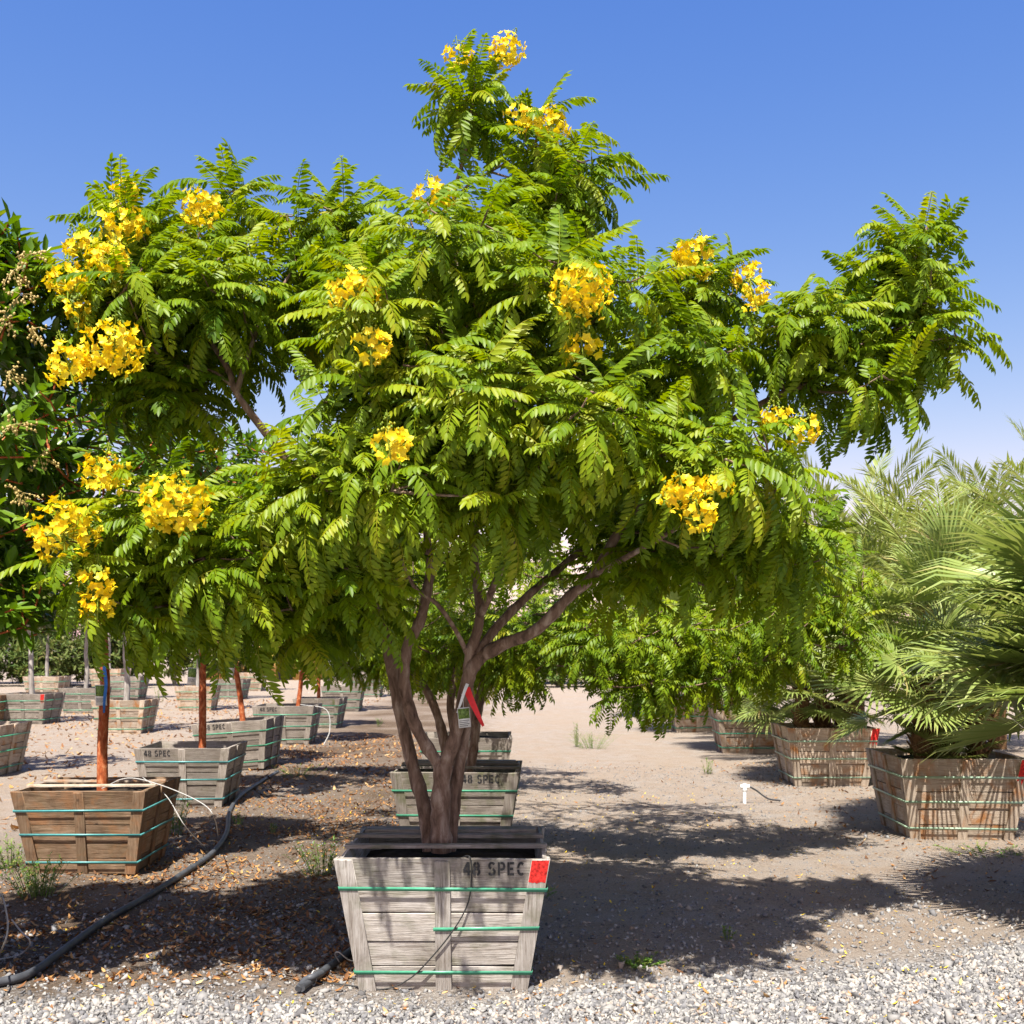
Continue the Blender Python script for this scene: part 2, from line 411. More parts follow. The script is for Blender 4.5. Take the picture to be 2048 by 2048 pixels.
def stones(pos, size, tmax=1.0):
    """angular chips"""
    n = len(pos)
    base = (CV[None] + 0.30 * rng.normal(size=(n, 8, 3))) * np.array([1.15, 0.8, 0.6])
    v = np.einsum('nij,nkj->nki', rot_rand(n), base) * size[:, None, None] + pos[:, None]
    f = CF[None] + (np.arange(n) * 8)[:, None, None]
    return v.reshape(-1, 3), f.reshape(-1, 3), np.repeat(rng.random(n) ** 0.9 * tmax, 8)
def gravel_density(x, y):
    edge = 6.30 + 0.33 * np.maximum(x, 0) + 0.12 * np.sin(2.3 * x) + 0.07 * np.sin(6.1 * x + 1)
    return np.clip((edge - y) / 0.3 + 0.5, 0, 1) ** 1.5 + 0.10 * np.clip((edge + 3 - y) / 3, 0, 1)
n = 95000
px_, py_ = rng.uniform(-4.2, 4.6, n), rng.uniform(5.0, 9.5, n)
k_ = rng.random(n) < gravel_density(px_, py_) * np.where(py_ < 5.7, 0.5, 1)
px_, py_ = px_[k_], py_[k_]
sz = rng.gamma(4, 0.0021, len(px_)) + 0.004
mb = MB(); mb.add(*stones(np.stack([px_, py_, gheight(px_, py_) + sz * 0.25], 1), sz))
tag(link('gravel', mb.mesh('gravel', M['stone'])), 'pale grey crushed stone spread along the edge of the yard', 'gravel', kind='stuff')
# loose grit on the dirt path
n = 30000
px_, py_ = rng.uniform(-5, 6, n), 6.2 + rng.random(n) ** 1.8 * 13
sz = rng.gamma(2.5, 0.0018, n) + 0.002
mb = MB(); mb.add(*stones(np.stack([px_, py_, gheight(px_, py_) + sz * 0.2], 1), sz, 0.6))
tag(link('loose_grit', mb.mesh('grit', M['stone'])), 'loose grit and pebbles scattered over the dirt path', 'grit', kind='stuff')

# ------------------------------------------------------------------ crates
CA, CB_, CH = 0.60, 0.47, 0.79            # top half width, bottom half width, height
LEAN = math.atan2(CA - CB_, CH); SL = math.hypot(CA - CB_, CH)
def hw(t): return CB_ + (CA - CB_) * t / SL
TH = 0.022
mesh_cache = {}
def prism(name, pts, y0, y1, mat, bev=0.003):
    """polygon in face plane (x, z) extruded in y, slightly bevelled outer edge"""
    key = (name, mat.name)
    if key in mesh_cache: return mesh_cache[key]
    pts = np.array(pts, float); c = pts.mean(0); n = len(pts)
    ins = pts + (c - pts) / np.linalg.norm(c - pts, axis=1)[:, None] * bev * 1.4
    v = [(x, y1, z) for x, z in pts] + [(x, y0 + bev, z) for x, z in pts] + [(x, y0, z) for x, z in ins]
    mb = MB(); f = []
    for r in (0, n):
        for i in range(n): f.append((r + i, r + (i + 1) % n, r + n + (i + 1) % n, r + n + i))
    mb.add(v, f)
    for r in (0, 2 * n):
        mb.add([v[r + i] for i in range(n)], [(0, i, i + 1) for i in range(1, n - 1)])
    me = mb.mesh(name, mat); mesh_cache[key] = me
    return me
PLANKS = [(0.0, 0.145), (0.154, 0.298), (0.304, 0.472), (0.481, 0.618), (0.628, SL)]
def plank_mesh(i, full, mat):
    t0, t1 = PLANKS[i]
    cut = 0.0 if full else TH + 0.001
    w0, w1 = hw(t0) - cut, hw(t1) - cut
    zj = 0.004
    return prism('plank_%d_%d' % (i, full), [(-w0, t0), (w0, t0), (w1, t1 - zj), (0.1 * w1, t1), (-w1, t1 - zj * 0.3)], 0, TH, mat)
def batten_mesh(kind, full, mat):
    w = 0.088
    ext = 0.02 if full else -0.001
    if kind == 0:
        return prism('batten_mid', [(-w / 2, -0.004), (w / 2 + 0.004, 0.0), (w / 2, SL - 0.01), (-w / 2, SL - 0.008)], -0.021, -0.0005, mat)
    s = kind
    b0, b1 = hw(0) + ext, hw(SL) + ext
    p = [(b0, -0.006), (b1, SL + 0.004), (b1 - 0.105, SL), (b0 - 0.1, 0.0)]
    if s < 0: p = [(-x, z) for x, z in p][::-1]
    return prism('batten_%d_%d' % (s, full), p, -0.021, -0.0005, mat)
def strap_mesh(t, mat, half=False):
    key = ('strap', round(t, 3), half, mat.name)
    if key in mesh_cache: return mesh_cache[key]
    mb = MB(); hh = 0.0115
    def ring(tt, off):
        w = hw(tt) + 0.0275 + off
        z = tt * math.cos(LEAN); e = w
        return [(-e, -e, z), (e, -e, z), (e, e, z), (-e, e, z)]
    lo, hi = ring(t - hh, 0.0), ring(t + hh, 0.0); lo2, hi2 = ring(t - hh, 0.002), ring(t + hh, 0.002)
    for i in range(4):
        j = (i + 1) % 4
        a, b, c, d = lo2[i], lo2[j], hi2[j], hi2[i]
        if half and i == 0: a = (-0.05, a[1], a[2]); d = (-0.05, d[1], d[2])
        if half and i == 3: continue
        a0, b0, c0, d0 = [tuple(np.array(q) * np.array([1 - 0.0035, 1 - 0.0035, 1])) for q in (a, b, c, d)]
        mb.hexa([a, b, b0, a0, d, c, c0, d0])
    me = mb.mesh('strap', mat); mesh_cache[key] = me
    return me
def slat_mesh(L, w, mat):
    return prism('slat_%d_%d' % (L * 100, w * 1000), [(-L, -w / 2), (L, -w / 2 + 0.004), (L - 0.006, w / 2), (-L, w / 2)], -0.011, 0.011, mat)

# stencil lettering ---------------------------------------------------------
def arc(cx, cy, rx, ry, a0, a1, n=9):
    return [(cx + rx * math.cos(R(a)), cy + ry * math.sin(R(a))) for a in np.linspace(a0, a1, n)]
GLYPH = {
    '4': [[(0.47, 0.0), (0.47, 0.24)], [(0.47, 0.38), (0.47, 1.0)], [(0.42, 0.98), (0.06, 0.36)], [(0.02, 0.31), (0.66, 0.31)]],
    '8': [arc(.32, .74, .2, .2, 100, 260), arc(.32, .74, .2, .2, 80, -80), arc(.32, .27, .24, .22, 100, 260), arc(.32, .27, .24, .22, 80, -80)],
    'S': [arc(.32, .73, .22, .21, 25, 255, 12), arc(.32, .27, .24, .21, 75, -160, 12)],
    'P': [[(.1, 0), (.1, 1)], [(.22, .93), (.36, .93)] + arc(.36, .69, .2, .24, 80, -80) + [(.22, .45)]],
    'E': [[(.1, 0), (.1, 1)], [(.22, .92), (.58, .92)], [(.22, .5), (.52, .5)], [(.22, .08), (.58, .08)]],
    'C': [arc(.36, .5, .26, .43, 50, 172, 10), arc(.36, .5, .26, .43, 188, 310, 10)],
}
def letter_mesh(ch, height, sx):
    key = ('txt', ch, height, sx)
    if key in mesh_cache: return mesh_cache[key]
    mb = MB(); st = 0.095
    for k, pl in enumerate(GLYPH[ch]):
        p = np.array(pl, float); n = len(p)
        tn = np.gradient(p, axis=0); tn /= np.linalg.norm(tn, axis=1)[:, None] + 1e-9
        nm = np.stack([-tn[:, 1], tn[:, 0]], 1) * st
        q = np.concatenate([p + nm, p - nm])
        mb.add([(a * sx, -0.0042 - 0.0002 * k, b * height) for a, b in q], [(i, i + 1, n + i + 1, n + i) for i in range(n - 1)])
    mesh_cache[key] = mb.mesh('letter', M['ink'])
    return mesh_cache[key]

def face_mx(k):
    # face plane: local x across, local z up the slope, local -y outward
    return Matrix.Rotation(k * math.pi / 2, 4, 'Z') @ Matrix.Translation((0, -CB_, 0)) @ Matrix.Rotation(LEAN, 4, 'X')
def crate(label, X, Yb, sc=1.0, rz=0.0, wood='grey', strap='strap_green', text=None, red=False, slats=0, detail=True, roll=0.0, group=None, zs=1.0, soil=0.74, broken=False, slat_wood=None):
    o = empty('planter_crate', (X, Yb + CB_ * sc, float(gheight(np.array(X), np.array(Yb))) - 0.004), rz)
    o.scale = (sc, sc, sc * zs); o.rotation_euler = (0, roll, rz)
    tag(o, label, 'crate', group)
    wx, wz = M['wood_%s0' % wood], M['wood_%s2' % wood]
    rr = random.Random(int(abs(X * 911 + Yb * 77)))
    for k in range(4):
        fm = face_mx(k); full = k % 2 == 0
        for i in range(5):
            p = link('plank', plank_mesh(i, full, wx), o)
            j = Matrix.Translation((0, rr.uniform(-0.003, 0.003), 0)) @ Matrix.Rotation(rr.uniform(-0.004, 0.004), 4, 'Y')
            p.matrix_local = fm @ j
        for kd in (-1, 0, 1):
            p = link('batten', batten_mesh(kd, full, wz), o)
            p.matrix_local = fm @ Matrix.Rotation(rr.uniform(-0.006, 0.006) if kd == 0 else 0.0, 4, 'Y')
    sm = M[strap]
    for t, hf in ((0.115, False), (0.38, broken), (0.62, False)):
        p = link('strap', strap_mesh(t, sm, hf), o)
        p.matrix_local = Matrix.Rotation(rr.uniform(-0.008, 0.008), 4, 'X') @ Matrix.Rotation(rr.uniform(-0.016, 0.008), 4, 'Y')
    zt = soil
    if 'soilmesh' not in mesh_cache:
        mb = MB(); nn = 9; w0 = CB_ - 0.03
        u = np.linspace(-1, 1, nn); ux, uy = np.meshgrid(u, u)
        wt = hw(0.74) - 0.026
        top = np.stack([ux.ravel() * wt, uy.ravel() * wt, 0.72 * CH / 0.79 + 0.03 * rng.random(nn * nn) - 0.05 * (np.maximum(abs(ux), abs(uy)).ravel() > 0.99)], 1)
        ii2 = (np.arange(nn - 1)[:, None] * nn + np.arange(nn - 1)[None]).ravel()
        mb.add(top, np.stack([ii2, ii2 + 1, ii2 + nn + 1, ii2 + nn], 1))
        z1 = 0.66
        mb.hexa([(-w0, -w0, 0.01), (w0, -w0, 0.01), (w0, w0, 0.01), (-w0, w0, 0.01), (-wt, -wt, z1), (wt, -wt, z1), (wt, wt, z1), (-wt, wt, z1)])
        mesh_cache['soilmesh'] = mb.mesh('soil', M['soil'], True)
    p = link('soil', mesh_cache['soilmesh'], o)
    p.location = (0, 0, zt - 0.74)
    for (uy, L, w, rz2) in [(-0.235, 0.61, 0.06, 0.012), (0.15, 0.60, 0.075, -0.01), (0.40, 0.56, 0.15, 0.004)][:slats]:
        p = link('slat', slat_mesh(L, w, M['wood_%s0' % (slat_wood or wood)]), o)
        p.matrix_local = Matrix.Translation((0, uy, CH + 0.012)) @ Matrix.Rotation(rz2, 4, 'Z') @ Matrix.Rotation(-math.pi / 2, 4, 'X')
    if text:
        u, z, w = text
        sx = w / 4.9; x = -w / 2
        for ch in '48 SPEC':
            if ch != ' ':
                p = link('letter', letter_mesh(ch, 0.08, sx), o)
                p.matrix_local = face_mx(0) @ Matrix.Translation((u + x, 0, z))
            x += 0.82 * sx * (0.6 if ch == ' ' else 1)
    if red:
        key = 'redpatch%s' % red
        if key not in mesh_cache:
            mb = MB(); hgt = 0.135 if red == 1 else 0.2
            b1 = hw(SL) + 0.018
            xs = np.linspace(0, 1, 9); v = []
            for x in xs:
                lo = SL - hgt + 0.003 * rng.normal() + (0.0 if red == 1 else 0.03 * rng.normal())
                for z in (lo, SL - 0.002):
                    bb = b1 - (SL - z) * (CA - CB_) / SL
                    v.append((bb - 0.10 + x * 0.0985 - 0.002, -0.0222, z))
            mb.add(v, [(2 * i, 2 * i + 2, 2 * i + 3, 2 * i + 1) for i in range(8)])
            mesh_cache[key] = mb.mesh('paint_mark', M['redpaint'])
        p = link('paint_mark', mesh_cache[key], o)
        p.matrix_local = face_mx(0)
        tag(p, 'bright red painted corner')
    return o

def yb(vy): return CAMZ * FPX / (vy * K - HOR)
def XP(px, Y): return (px - 1024) / FPX * Y
GA = 'crates of the flowering tree row'; GL = 'crates of the red-trunk row'; GR = 'crates of the palm row'; GF = 'crates of the rows along the hedge'
Y_A = yb(1979 / K)
CR = {}
CR['A'] = crate('silvery crate lettered 48 SPEC with bright red corner, under the big yellow-flowering tree', -0.395, Y_A, 0.985, 0.0, 'front', text=(0.285, SL - 0.098, 0.33), red=1, slats=3, group=GA, soil=0.69, broken=True, slat_wood='moss')
CR['B'] = crate('mossy shaded crate lettered 48 SPEC directly behind the silvery red-cornered crate', -0.53, 11.0, 1.0, R(-2), 'moss', text=(0.24, SL - 0.1, 0.34), slats=3, group=GA, slat_wood='moss', soil=0.69)
CR['C'] = crate('grey crate behind the mossy one, third in the flowering tree row', -0.62, 15.1, 1.0, R(1), 'grey', slats=0, group=GA)
CR['L1'] = crate('brown crate with teal straps and loose slats on top, below the blue-ribboned red trunk', -3.74, 9.9, 0.925, R(1), 'brown', 'strap_teal', slats=2, group=GL, soil=0.72, slat_wood='pale')
CR['L2'] = crate('grey crate lettered 48 SPEC beside the black hose, right behind the brown teal-strapped crate', -4.08, 14.1, 0.94, R(2), 'grey', 'strap_teal', text=(-0.33, SL - 0.105, 0.32), group=GL, soil=0.71)
CR['L3'] = crate('tilted grey crate with lettering at the far end of the black hose', -4.5, 18.5, 1.0, R(-2), 'grey', text=(-0.25, SL - 0.105, 0.32), roll=R(-4), group=GL)
CR['L4'] = crate('grey lettered crate with sunlit side, just behind the tilted crate', -4.72, 23.5, 1.02, R(1), 'grey', text=(-0.3, SL - 0.105, 0.32), group=GL)
CR['L5'] = crate('grey green-strapped crate below the fifth red trunk counted from the brown crate', -4.85, 28.4, 0.95, R(-2), 'moss', group=GL)
CR['L6'] = crate('grey crate with slats, second to last before the white container', -5.4, 36.0, 1.05, R(2), 'grey', group=GL, slats=2)
CR['L7'] = crate('last crate of the red-trunk row, nearest the white container', -6.0, 47.0, 1.05, 0.0, 'grey', group=GL)
CR['K'] = crate('crate with green straps standing in the row of the glossy evergreen with cream flower sprays', -3.80, 6.02, 0.98, R(-1), 'brown', group=GL)
CR['M1'] = crate('pale crate with brown side, nearest of the row between red trunks and hedge', -8.45, 17.5, 1.0, R(1), 'pale', group=GF)
CR['M2'] = crate('pale crate with brown side below the slim grey trunk with green tape', -9.15, 26.5, 1.0, R(1), 'pale', group=GF)
CR['M3'] = crate('pale crate third along the row between red trunks and hedge', -10.2, 36.5, 1.0, R(3), 'pale', group=GF)
CR['M4'] = crate('weathered crate fourth along the row between red trunks and hedge', -11.2, 45.0, 1.0, R(-2), 'grey', group=GF)
CR['M5'] = crate('pale crate last along the row between red trunks and hedge', -12.5, 54.0, 1.1, R(2), 'pale', group=GF)
CR['N0'] = crate('dark crate left of the grey crate with the dab of red', -13.9, 29.6, 1.0, R(2), 'brown', group=GF)
CR['N1'] = crate('grey shaded crate with a dab of red on its rim, below a thick grey trunk', -12.85, 30.0, 1.02, R(-3), 'grey', red=2, group=GF)
CR['N2'] = crate('grey crate just right of the crate with the dab of red', -13.3, 35.0, 1.0, R(2), 'grey', group=GF)
CR['N3'] = crate('sunlit pale crate behind the crate with the dab of red, before the hedge', -18.6, 45.0, 1.15, R(2), 'pale', group=GF)
CR['N4'] = crate('sunlit pale crate hard against the hedge, behind a forked grey trunk', -20.0, 56.0, 1.3, R(0), 'pale', group=GF)
CR['N5'] = crate('shaded grey crate before the dark part of the hedge, behind the green-taped trunk', -15.4, 45.0, 1.15, R(2), 'grey', group=GF)
CR['R0'] = crate('pale crate of the biggest fan palm, foremost of the palm row', 4.80, 7.4, 1.05, R(1), 'pale', 'strap_pale', group=GR)
CR['R1'] = crate('pale orange-stained crate with red corner, below the fan palm with star-like low fans', 4.66, 11.75, 1.07, R(-2), 'pale', 'strap_pale', red=2, group=GR)
CR['R2'] = crate('bleached crate with red corner, beside the white standpipe', 4.62, 16.4, 1.06, R(-2), 'pale', 'strap_pale', red=2, group=GR)
CR['R3'] = crate('orange-brown stained crate of the palm row behind the white standpipe', 4.55, 21.6, 1.05, R(-3), 'pale', 'strap_green', group=GR)
CR['R4'] = crate('palm crate fifth along the palm row, just behind the orange-brown one', 4.4, 27.0, 1.05, R(2), 'pale', 'strap_green', group=GR)
CR['R5'] = crate('last crate of the palm row, before the far trees', 4.3, 33.0, 1.05, R(0), 'grey', 'strap_green', group=GR)

# ------------------------------------------------------------------ leaves
def leaflet(L, W, fold=0.25, droop=0.15, rich=True):
    """pointed oval along +x; returns verts, tris"""
    if rich:
        v = [(0, 0, 0), (0.5 * L, 0, -fold * W * 0.5 - droop * L * 0.12), (L, 0, -droop * L), (0.27 * L, 0.42 * W, 0), (0.68 * L, 0.42 * W, -droop * L * 0.35), (0.27 * L, -0.42 * W, 0), (0.68 * L, -0.42 * W, -droop * L * 0.35)]
        f = [(0, 1, 3), (3, 1, 4), (1, 2, 4), (0, 5, 1), (5, 6, 1), (1, 6, 2)]
    else:
        v = [(0, 0, 0), (0.48 * L, 0, -fold * W * 0.4), (L, 0, -droop * L), (0.42 * L, 0.47 * W, 0), (0.42 * L, -0.47 * W, 0)]
        f = [(0, 1, 3), (1, 2, 3), (0, 4, 1), (1, 4, 2)]
    return np.array(v), np.array(f)
def rotm(axis, a):
    return np.array(Matrix.Rotation(a, 3, axis))
def pinnate(seed, L=0.34, pairs=11, droop=1.0, ll=0.068, lw=0.023, rich=True, hang=0.45):
    g = np.random.default_rng(seed)
    V, F, T, n = [], [], [], 0
    # rachis curve in the x-z plane
    N = pairs + 3
    ang = -droop * (np.linspace(0, 1, N) ** 1.3)
    seg = L / (N - 1)
    pts = np.zeros((N, 3))
    for i in range(1, N):
        a = ang[i]
        pts[i] = pts[i - 1] + seg * np.array([math.cos(a), 0, math.sin(a)])
    tints = []
    for i in range(2, N):
        t = i / (N - 1)
        a = ang[i]
        Ry = rotm('Y', -a)
        sizes = ll * (0.62 + 0.5 * math.sin(math.pi * min(1, 0.15 + 0.8 * t)))
        for s in (1, -1):
            lv, lf = leaflet(sizes * g.uniform(0.88, 1.1), lw * g.uniform(0.85, 1.12), 0.3, g.uniform(0.1, 0.4), rich)
            yaw = s * (R(72) - R(24) * t + g.normal() * 0.09)
            M3 = Ry @ rotm('X', s * (-hang * g.uniform(0.5, 1.4)) * 1.0) @ rotm('Z', yaw) @ rotm('X', g.normal() * 0.22)
            V.append(lv @ M3.T + pts[i]); F.append(lf + n); n += len(lv)
            T.append(np.full(len(lv), g.normal() * 0.07))
    lv, lf = leaflet(ll * 0.9, lw, 0.3, 0.3, rich)
    V.append(lv @ rotm('Y', -ang[-1]).T + pts[-1]); F.append(lf + n); n += len(lv); T.append(np.full(len(lv), 0.0))
    # stalk as a thin 3-sided strip
    st = max(1, N // 5)
    idx = list(range(0, N, st)) + ([N - 1] if (N - 1) % st else [])
    w = 0.0022
    for q, i in enumerate(idx):
        V.append(np.array([pts[i] + (0, w, 0), pts[i] + (0, -w, 0), pts[i] + (0, 0, -w * 1.6)]))
        T.append(np.full(3, 0.28))
        if q:
            b = n - 3
            F.append(np.array([(b, b + 1, n + 1), (b, n + 1, n), (b + 1, b + 2, n + 2), (b + 1, n + 2, n + 1), (b + 2, b, n), (b + 2, n, n + 2)]))
        n += 3
    return np.concatenate(V), np.concatenate(F), np.concatenate(T)
def simple_leaf(seed, L=0.10, W=0.036):
    g = np.random.default_rng(seed)
    v, f = leaflet(L, W, 0.5, g.uniform(0.05, 0.35), True)
    return v, f, np.zeros(len(v))
PIN = [pinnate(100 + i, g_L, 11 + i % 3, dr, hang=hg) for i, (g_L, dr, hg) in enumerate([(0.34, 0.35, 0.3), (0.36, 0.6, 0.35), (0.33, 0.85, 0.45), (0.37, 1.0, 0.5), (0.35, 1.25, 0.55), (0.31, 0.7, 0.4), (0.36, 1.45, 0.5), (0.30, 0.5, 0.35)])]
PINL = [pinnate(200 + i, 0.34, 10, dr, rich=False, hang=0.5) for i, dr in enumerate([0.4, 0.7, 0.95, 1.2, 1.5])]
OVAL = [simple_leaf(300 + i, 0.125 + 0.01 * (i % 3), 0.05) for i in range(5)]

def frames(dirs, ups):
    """rotation matrices with x = dirs, z close to ups"""
    x = dirs / np.linalg.norm(dirs, axis=1)[:, None]
    y = np.cross(ups, x); y /= np.linalg.norm(y, axis=1)[:, None] + 1e-9
    z = np.cross(x, y)
    return np.stack([x, y, z], 2)
def rosettes(tips, axes, per, spread=(45, 100), shoot=0.22, gup=0.35):
    """leaves spiralling round the last part of each shoot; returns pos, rotation"""
    pos, dr, up = [], [], []
    for p, a in zip(tips, axes):
        a = a / np.linalg.norm(a)
        ref = np.array([0.3, 0.2, 0.93]) if abs(a[2]) < 0.9 else np.array([1.0, 0.1, 0])
        u = np.cross(a, ref); u /= np.linalg.norm(u); w = np.cross(a, u)
        m = rng.integers(per[0], per[1] + 1); ph = rng.uniform(0, 6.28)
        for i in range(m):
            q = i / max(1, m - 1)
            az = ph + i * 2.39996 + rng.normal() * 0.15
            el = R(spread[0] + (spread[1] - spread[0]) * q + rng.normal() * 9)
            d = a * math.cos(el) + (u * math.cos(az) + w * math.sin(az)) * math.sin(el)
            pos.append(p - a * shoot * q); dr.append(d); up.append(a * 0.6 + np.array([0, 0, gup + 0.4]))
    return np.array(pos), frames(np.array(dr), np.array(up))
def batch(mb, protos, vi, rot, pos, scl, tint, mi=0):
    for k, (pv, pf, pt) in enumerate(protos):
        s = np.where(vi == k)[0]
        if len(s) == 0: continue
        v = np.einsum('nij,kj->nki', rot[s] * scl[s][:, None, None], pv) + pos[s][:, None]
        f = pf[None] + (np.arange(len(s)) * len(pv))[:, None, None]
        t = np.clip(tint[s][:, None] + pt[None], 0, 1)
        mb.add(v.reshape(-1, 3), f.reshape(-1, 3), t.ravel(), mi)

def shell(c, r, n, low=-0.55):
    """points through an ellipsoid, mostly near its skin, fewer underneath; with outward directions"""
    out = []; dirs = []
    while len(out) < n:
        d = rng.normal(size=3); d /= np.linalg.norm(d)
        if d[2] < low: continue
        rr = rng.uniform(0.45, 1.0) ** 0.5
        out.append(c + d * r * rr); dirs.append(d / r * np.min(r))
    return np.array(out), np.array(dirs)

def grow(skeleton, tips, mb, r_tip=0.005, sag=0.12, mi=0, root=None):
    """join every tip to the nearest limb already there with a curved tapering branch"""
    nodes = [np.array(p) for p in skeleton]; rads = [0.03] * len(nodes)
    root = nodes[0] if root is None else root
    order = np.argsort([np.linalg.norm(t - root) for t in tips])
    NP = np.array(nodes); dep = np.zeros(len(NP))
    for i in order:
        t = tips[i]
        d = np.linalg.norm(NP - t, axis=1)
        pen = np.where(NP[:, 2] > t[2] + 0.05, 0.6, 0.0) + 0.25 * dep
        # prefer growth that leads away from the root
        j = int(np.argmin(d + pen + 0.25 * np.linalg.norm(NP - root, axis=1) * 0.2))
        a = NP[j]; L = d[j]
        if L < 0.02: continue
        n = 3 if L < 0.4 else 5
        q = np.linspace(0, 1, n)[:, None]
        path = a + (t - a) * q
        bend = np.array([0, 0, -sag * L]) + rng.normal(size=3) * 0.05 * L
        path = path + bend * (4 * q * (1 - q)) * 0.8
        r0 = min(0.02, r_tip * 1.2 + 0.0085 * L)
        mb.tube(path, np.linspace(r0, r_tip, n), 5, 0.5, mi, cap=False)
        NP = np.concatenate([NP, path[1:]]); dep = np.concatenate([dep, np.full(n - 1, dep[j] + 0.35)])

# ------------------------------------------------------------------ flowers
def flower_cluster(seed, rad=0.13, count=34, spike=0.12):
    g = np.random.default_rng(seed); mb = MB()
    mb.tube([(0, 0, -0.12), (0.004, 0, 0.02), (0, 0, spike + 0.04)], [0.005, 0.004, 0.002], 5, 0.2, 1)
    for i in range(count):
        d = g.normal(size=3); d[2] = d[2] * 0.7 - 0.05; d /= np.linalg.norm(d)
        c = d * rad * g.uniform(0.55, 1.05) * np.array([1, 1, 0.95])
        if i % 3 == 0: mb.tube([(0, 0, c[2] * 0.4 - 0.02), c * 0.55 + [0, 0, -0.01], c], 0.0016, 3, 0.3, 1, cap=False)
        nrm = d + g.normal(size=3) * 0.45; nrm /= np.linalg.norm(nrm)
        u = np.cross(nrm, [0.2, 0.3, 0.9]); u /= np.linalg.norm(u); w = np.cross(nrm, u)
        pl = g.uniform(0.019, 0.026); ph = g.uniform(0, 6.28); tt = np.clip(g.normal() * 0.2 + 0.6, 0, 1)
        for k in range(5):
            a = ph + k * 1.2566
            rd = u * math.cos(a) + w * math.sin(a); tg = -u * math.sin(a) + w * math.cos(a)
            cup = g.uniform(0.25, 0.7)
            v = [c, c + rd * pl * 0.6 + tg * pl * 0.45 + nrm * pl * cup * 0.55, c + rd * pl * 0.62 + nrm * pl * cup * 0.3, c + rd * pl * 0.6 - tg * pl * 0.45 + nrm * pl * cup * 0.55, c + rd * pl * 1.1 + nrm * pl * cup]
            mb.add(v, [(0, 2, 1), (0, 3, 2), (1, 2, 4), (2, 3, 4)], np.clip(tt + g.normal() * 0.08, 0, 1), 0)
    oc = np.array([(1, 0, 0), (-1, 0, 0), (0, 1, 0), (0, -1, 0), (0, 0, 1), (0, 0, -1)])
    of = [(0, 2, 4), (2, 1, 4), (1, 3, 4), (3, 0, 4), (2, 0, 5), (1, 2, 5), (3, 1, 5), (0, 3, 5)]
    for i in range(30):
        z = g.uniform(0.2, 1.0); a = g.uniform(0, 6.28)
        rr = (1.05 - z) * 0.055
        c = np.array([math.cos(a) * rr, math.sin(a) * rr, rad * 0.35 + z * spike])
        mb.add(oc * (0.0035 + 0.007 * (1 - z)) + c, of, g.uniform(0, 1) * (1.1 - z), 1)
    return mb.mesh('flower_cluster', [M['flower'], M['bud']])
FL_BIG = [flower_cluster(40 + i, 0.16, 150, 0.13) for i in range(2)]
FL_MID = [flower_cluster(50 + i, 0.12, 80, 0.13) for i in range(3)]
FL_SML = [flower_cluster(60 + i, 0.085, 32, 0.10) for i in range(2)]

# ------------------------------------------------------------------ flowering pinnate trees
def leaf_parts(root, name, metas, pos, rot, scl, vi, limit, origin=np.zeros(3), cell=26):
    """the leaves that show largest (front-most in their patch of the view) become parts of their own"""
    wp = pos + rot[:, :, 0] * 0.17 * scl[:, None] + origin
    px = wp[:, 0] / wp[:, 1] * FPX + 1024; py = HOR - (wp[:, 2] - CAMZ) / wp[:, 1] * FPX
    ok = (px > 0) & (px < 2048) & (py > 0) & (py < 2048)
    best = {}
    for i in np.where(ok)[0]:
        key = (int(px[i] // cell), int(py[i] // cell))
        if key not in best or wp[i, 1] < wp[best[key], 1]: best[key] = i
    ch = sorted(best.values(), key=lambda i: wp[i, 1])[:limit]
    for i in ch:
        o = link(name, metas[vi[i]][rng.integers(len(metas[vi[i]]))], root)
        m = np.eye(4); m[:3, :3] = rot[i] * scl[i]; m[:3, 3] = pos[i]
        o.matrix_local = Matrix(m.tolist())
    keep = np.ones(len(pos), bool); keep[ch] = False
    return keep
def proto_meshes(protos, mat, tints, nm):
    out = []
    for pv, pf, pt in protos:
        row = []
        for t in tints:
            mb = MB(); mb.add(pv, pf, np.clip(pt + t, 0, 1)); row.append(mb.mesh(nm, mat))
        out.append(row)
    return out
PIN_ME = proto_meshes(PIN, M['leaf'], (0.35, 0.5, 0.62, 0.78), 'compound_leaf')
PINL_ME = proto_meshes(PINL, M['leaf'], (0.3, 0.45, 0.6), 'compound_leaf')

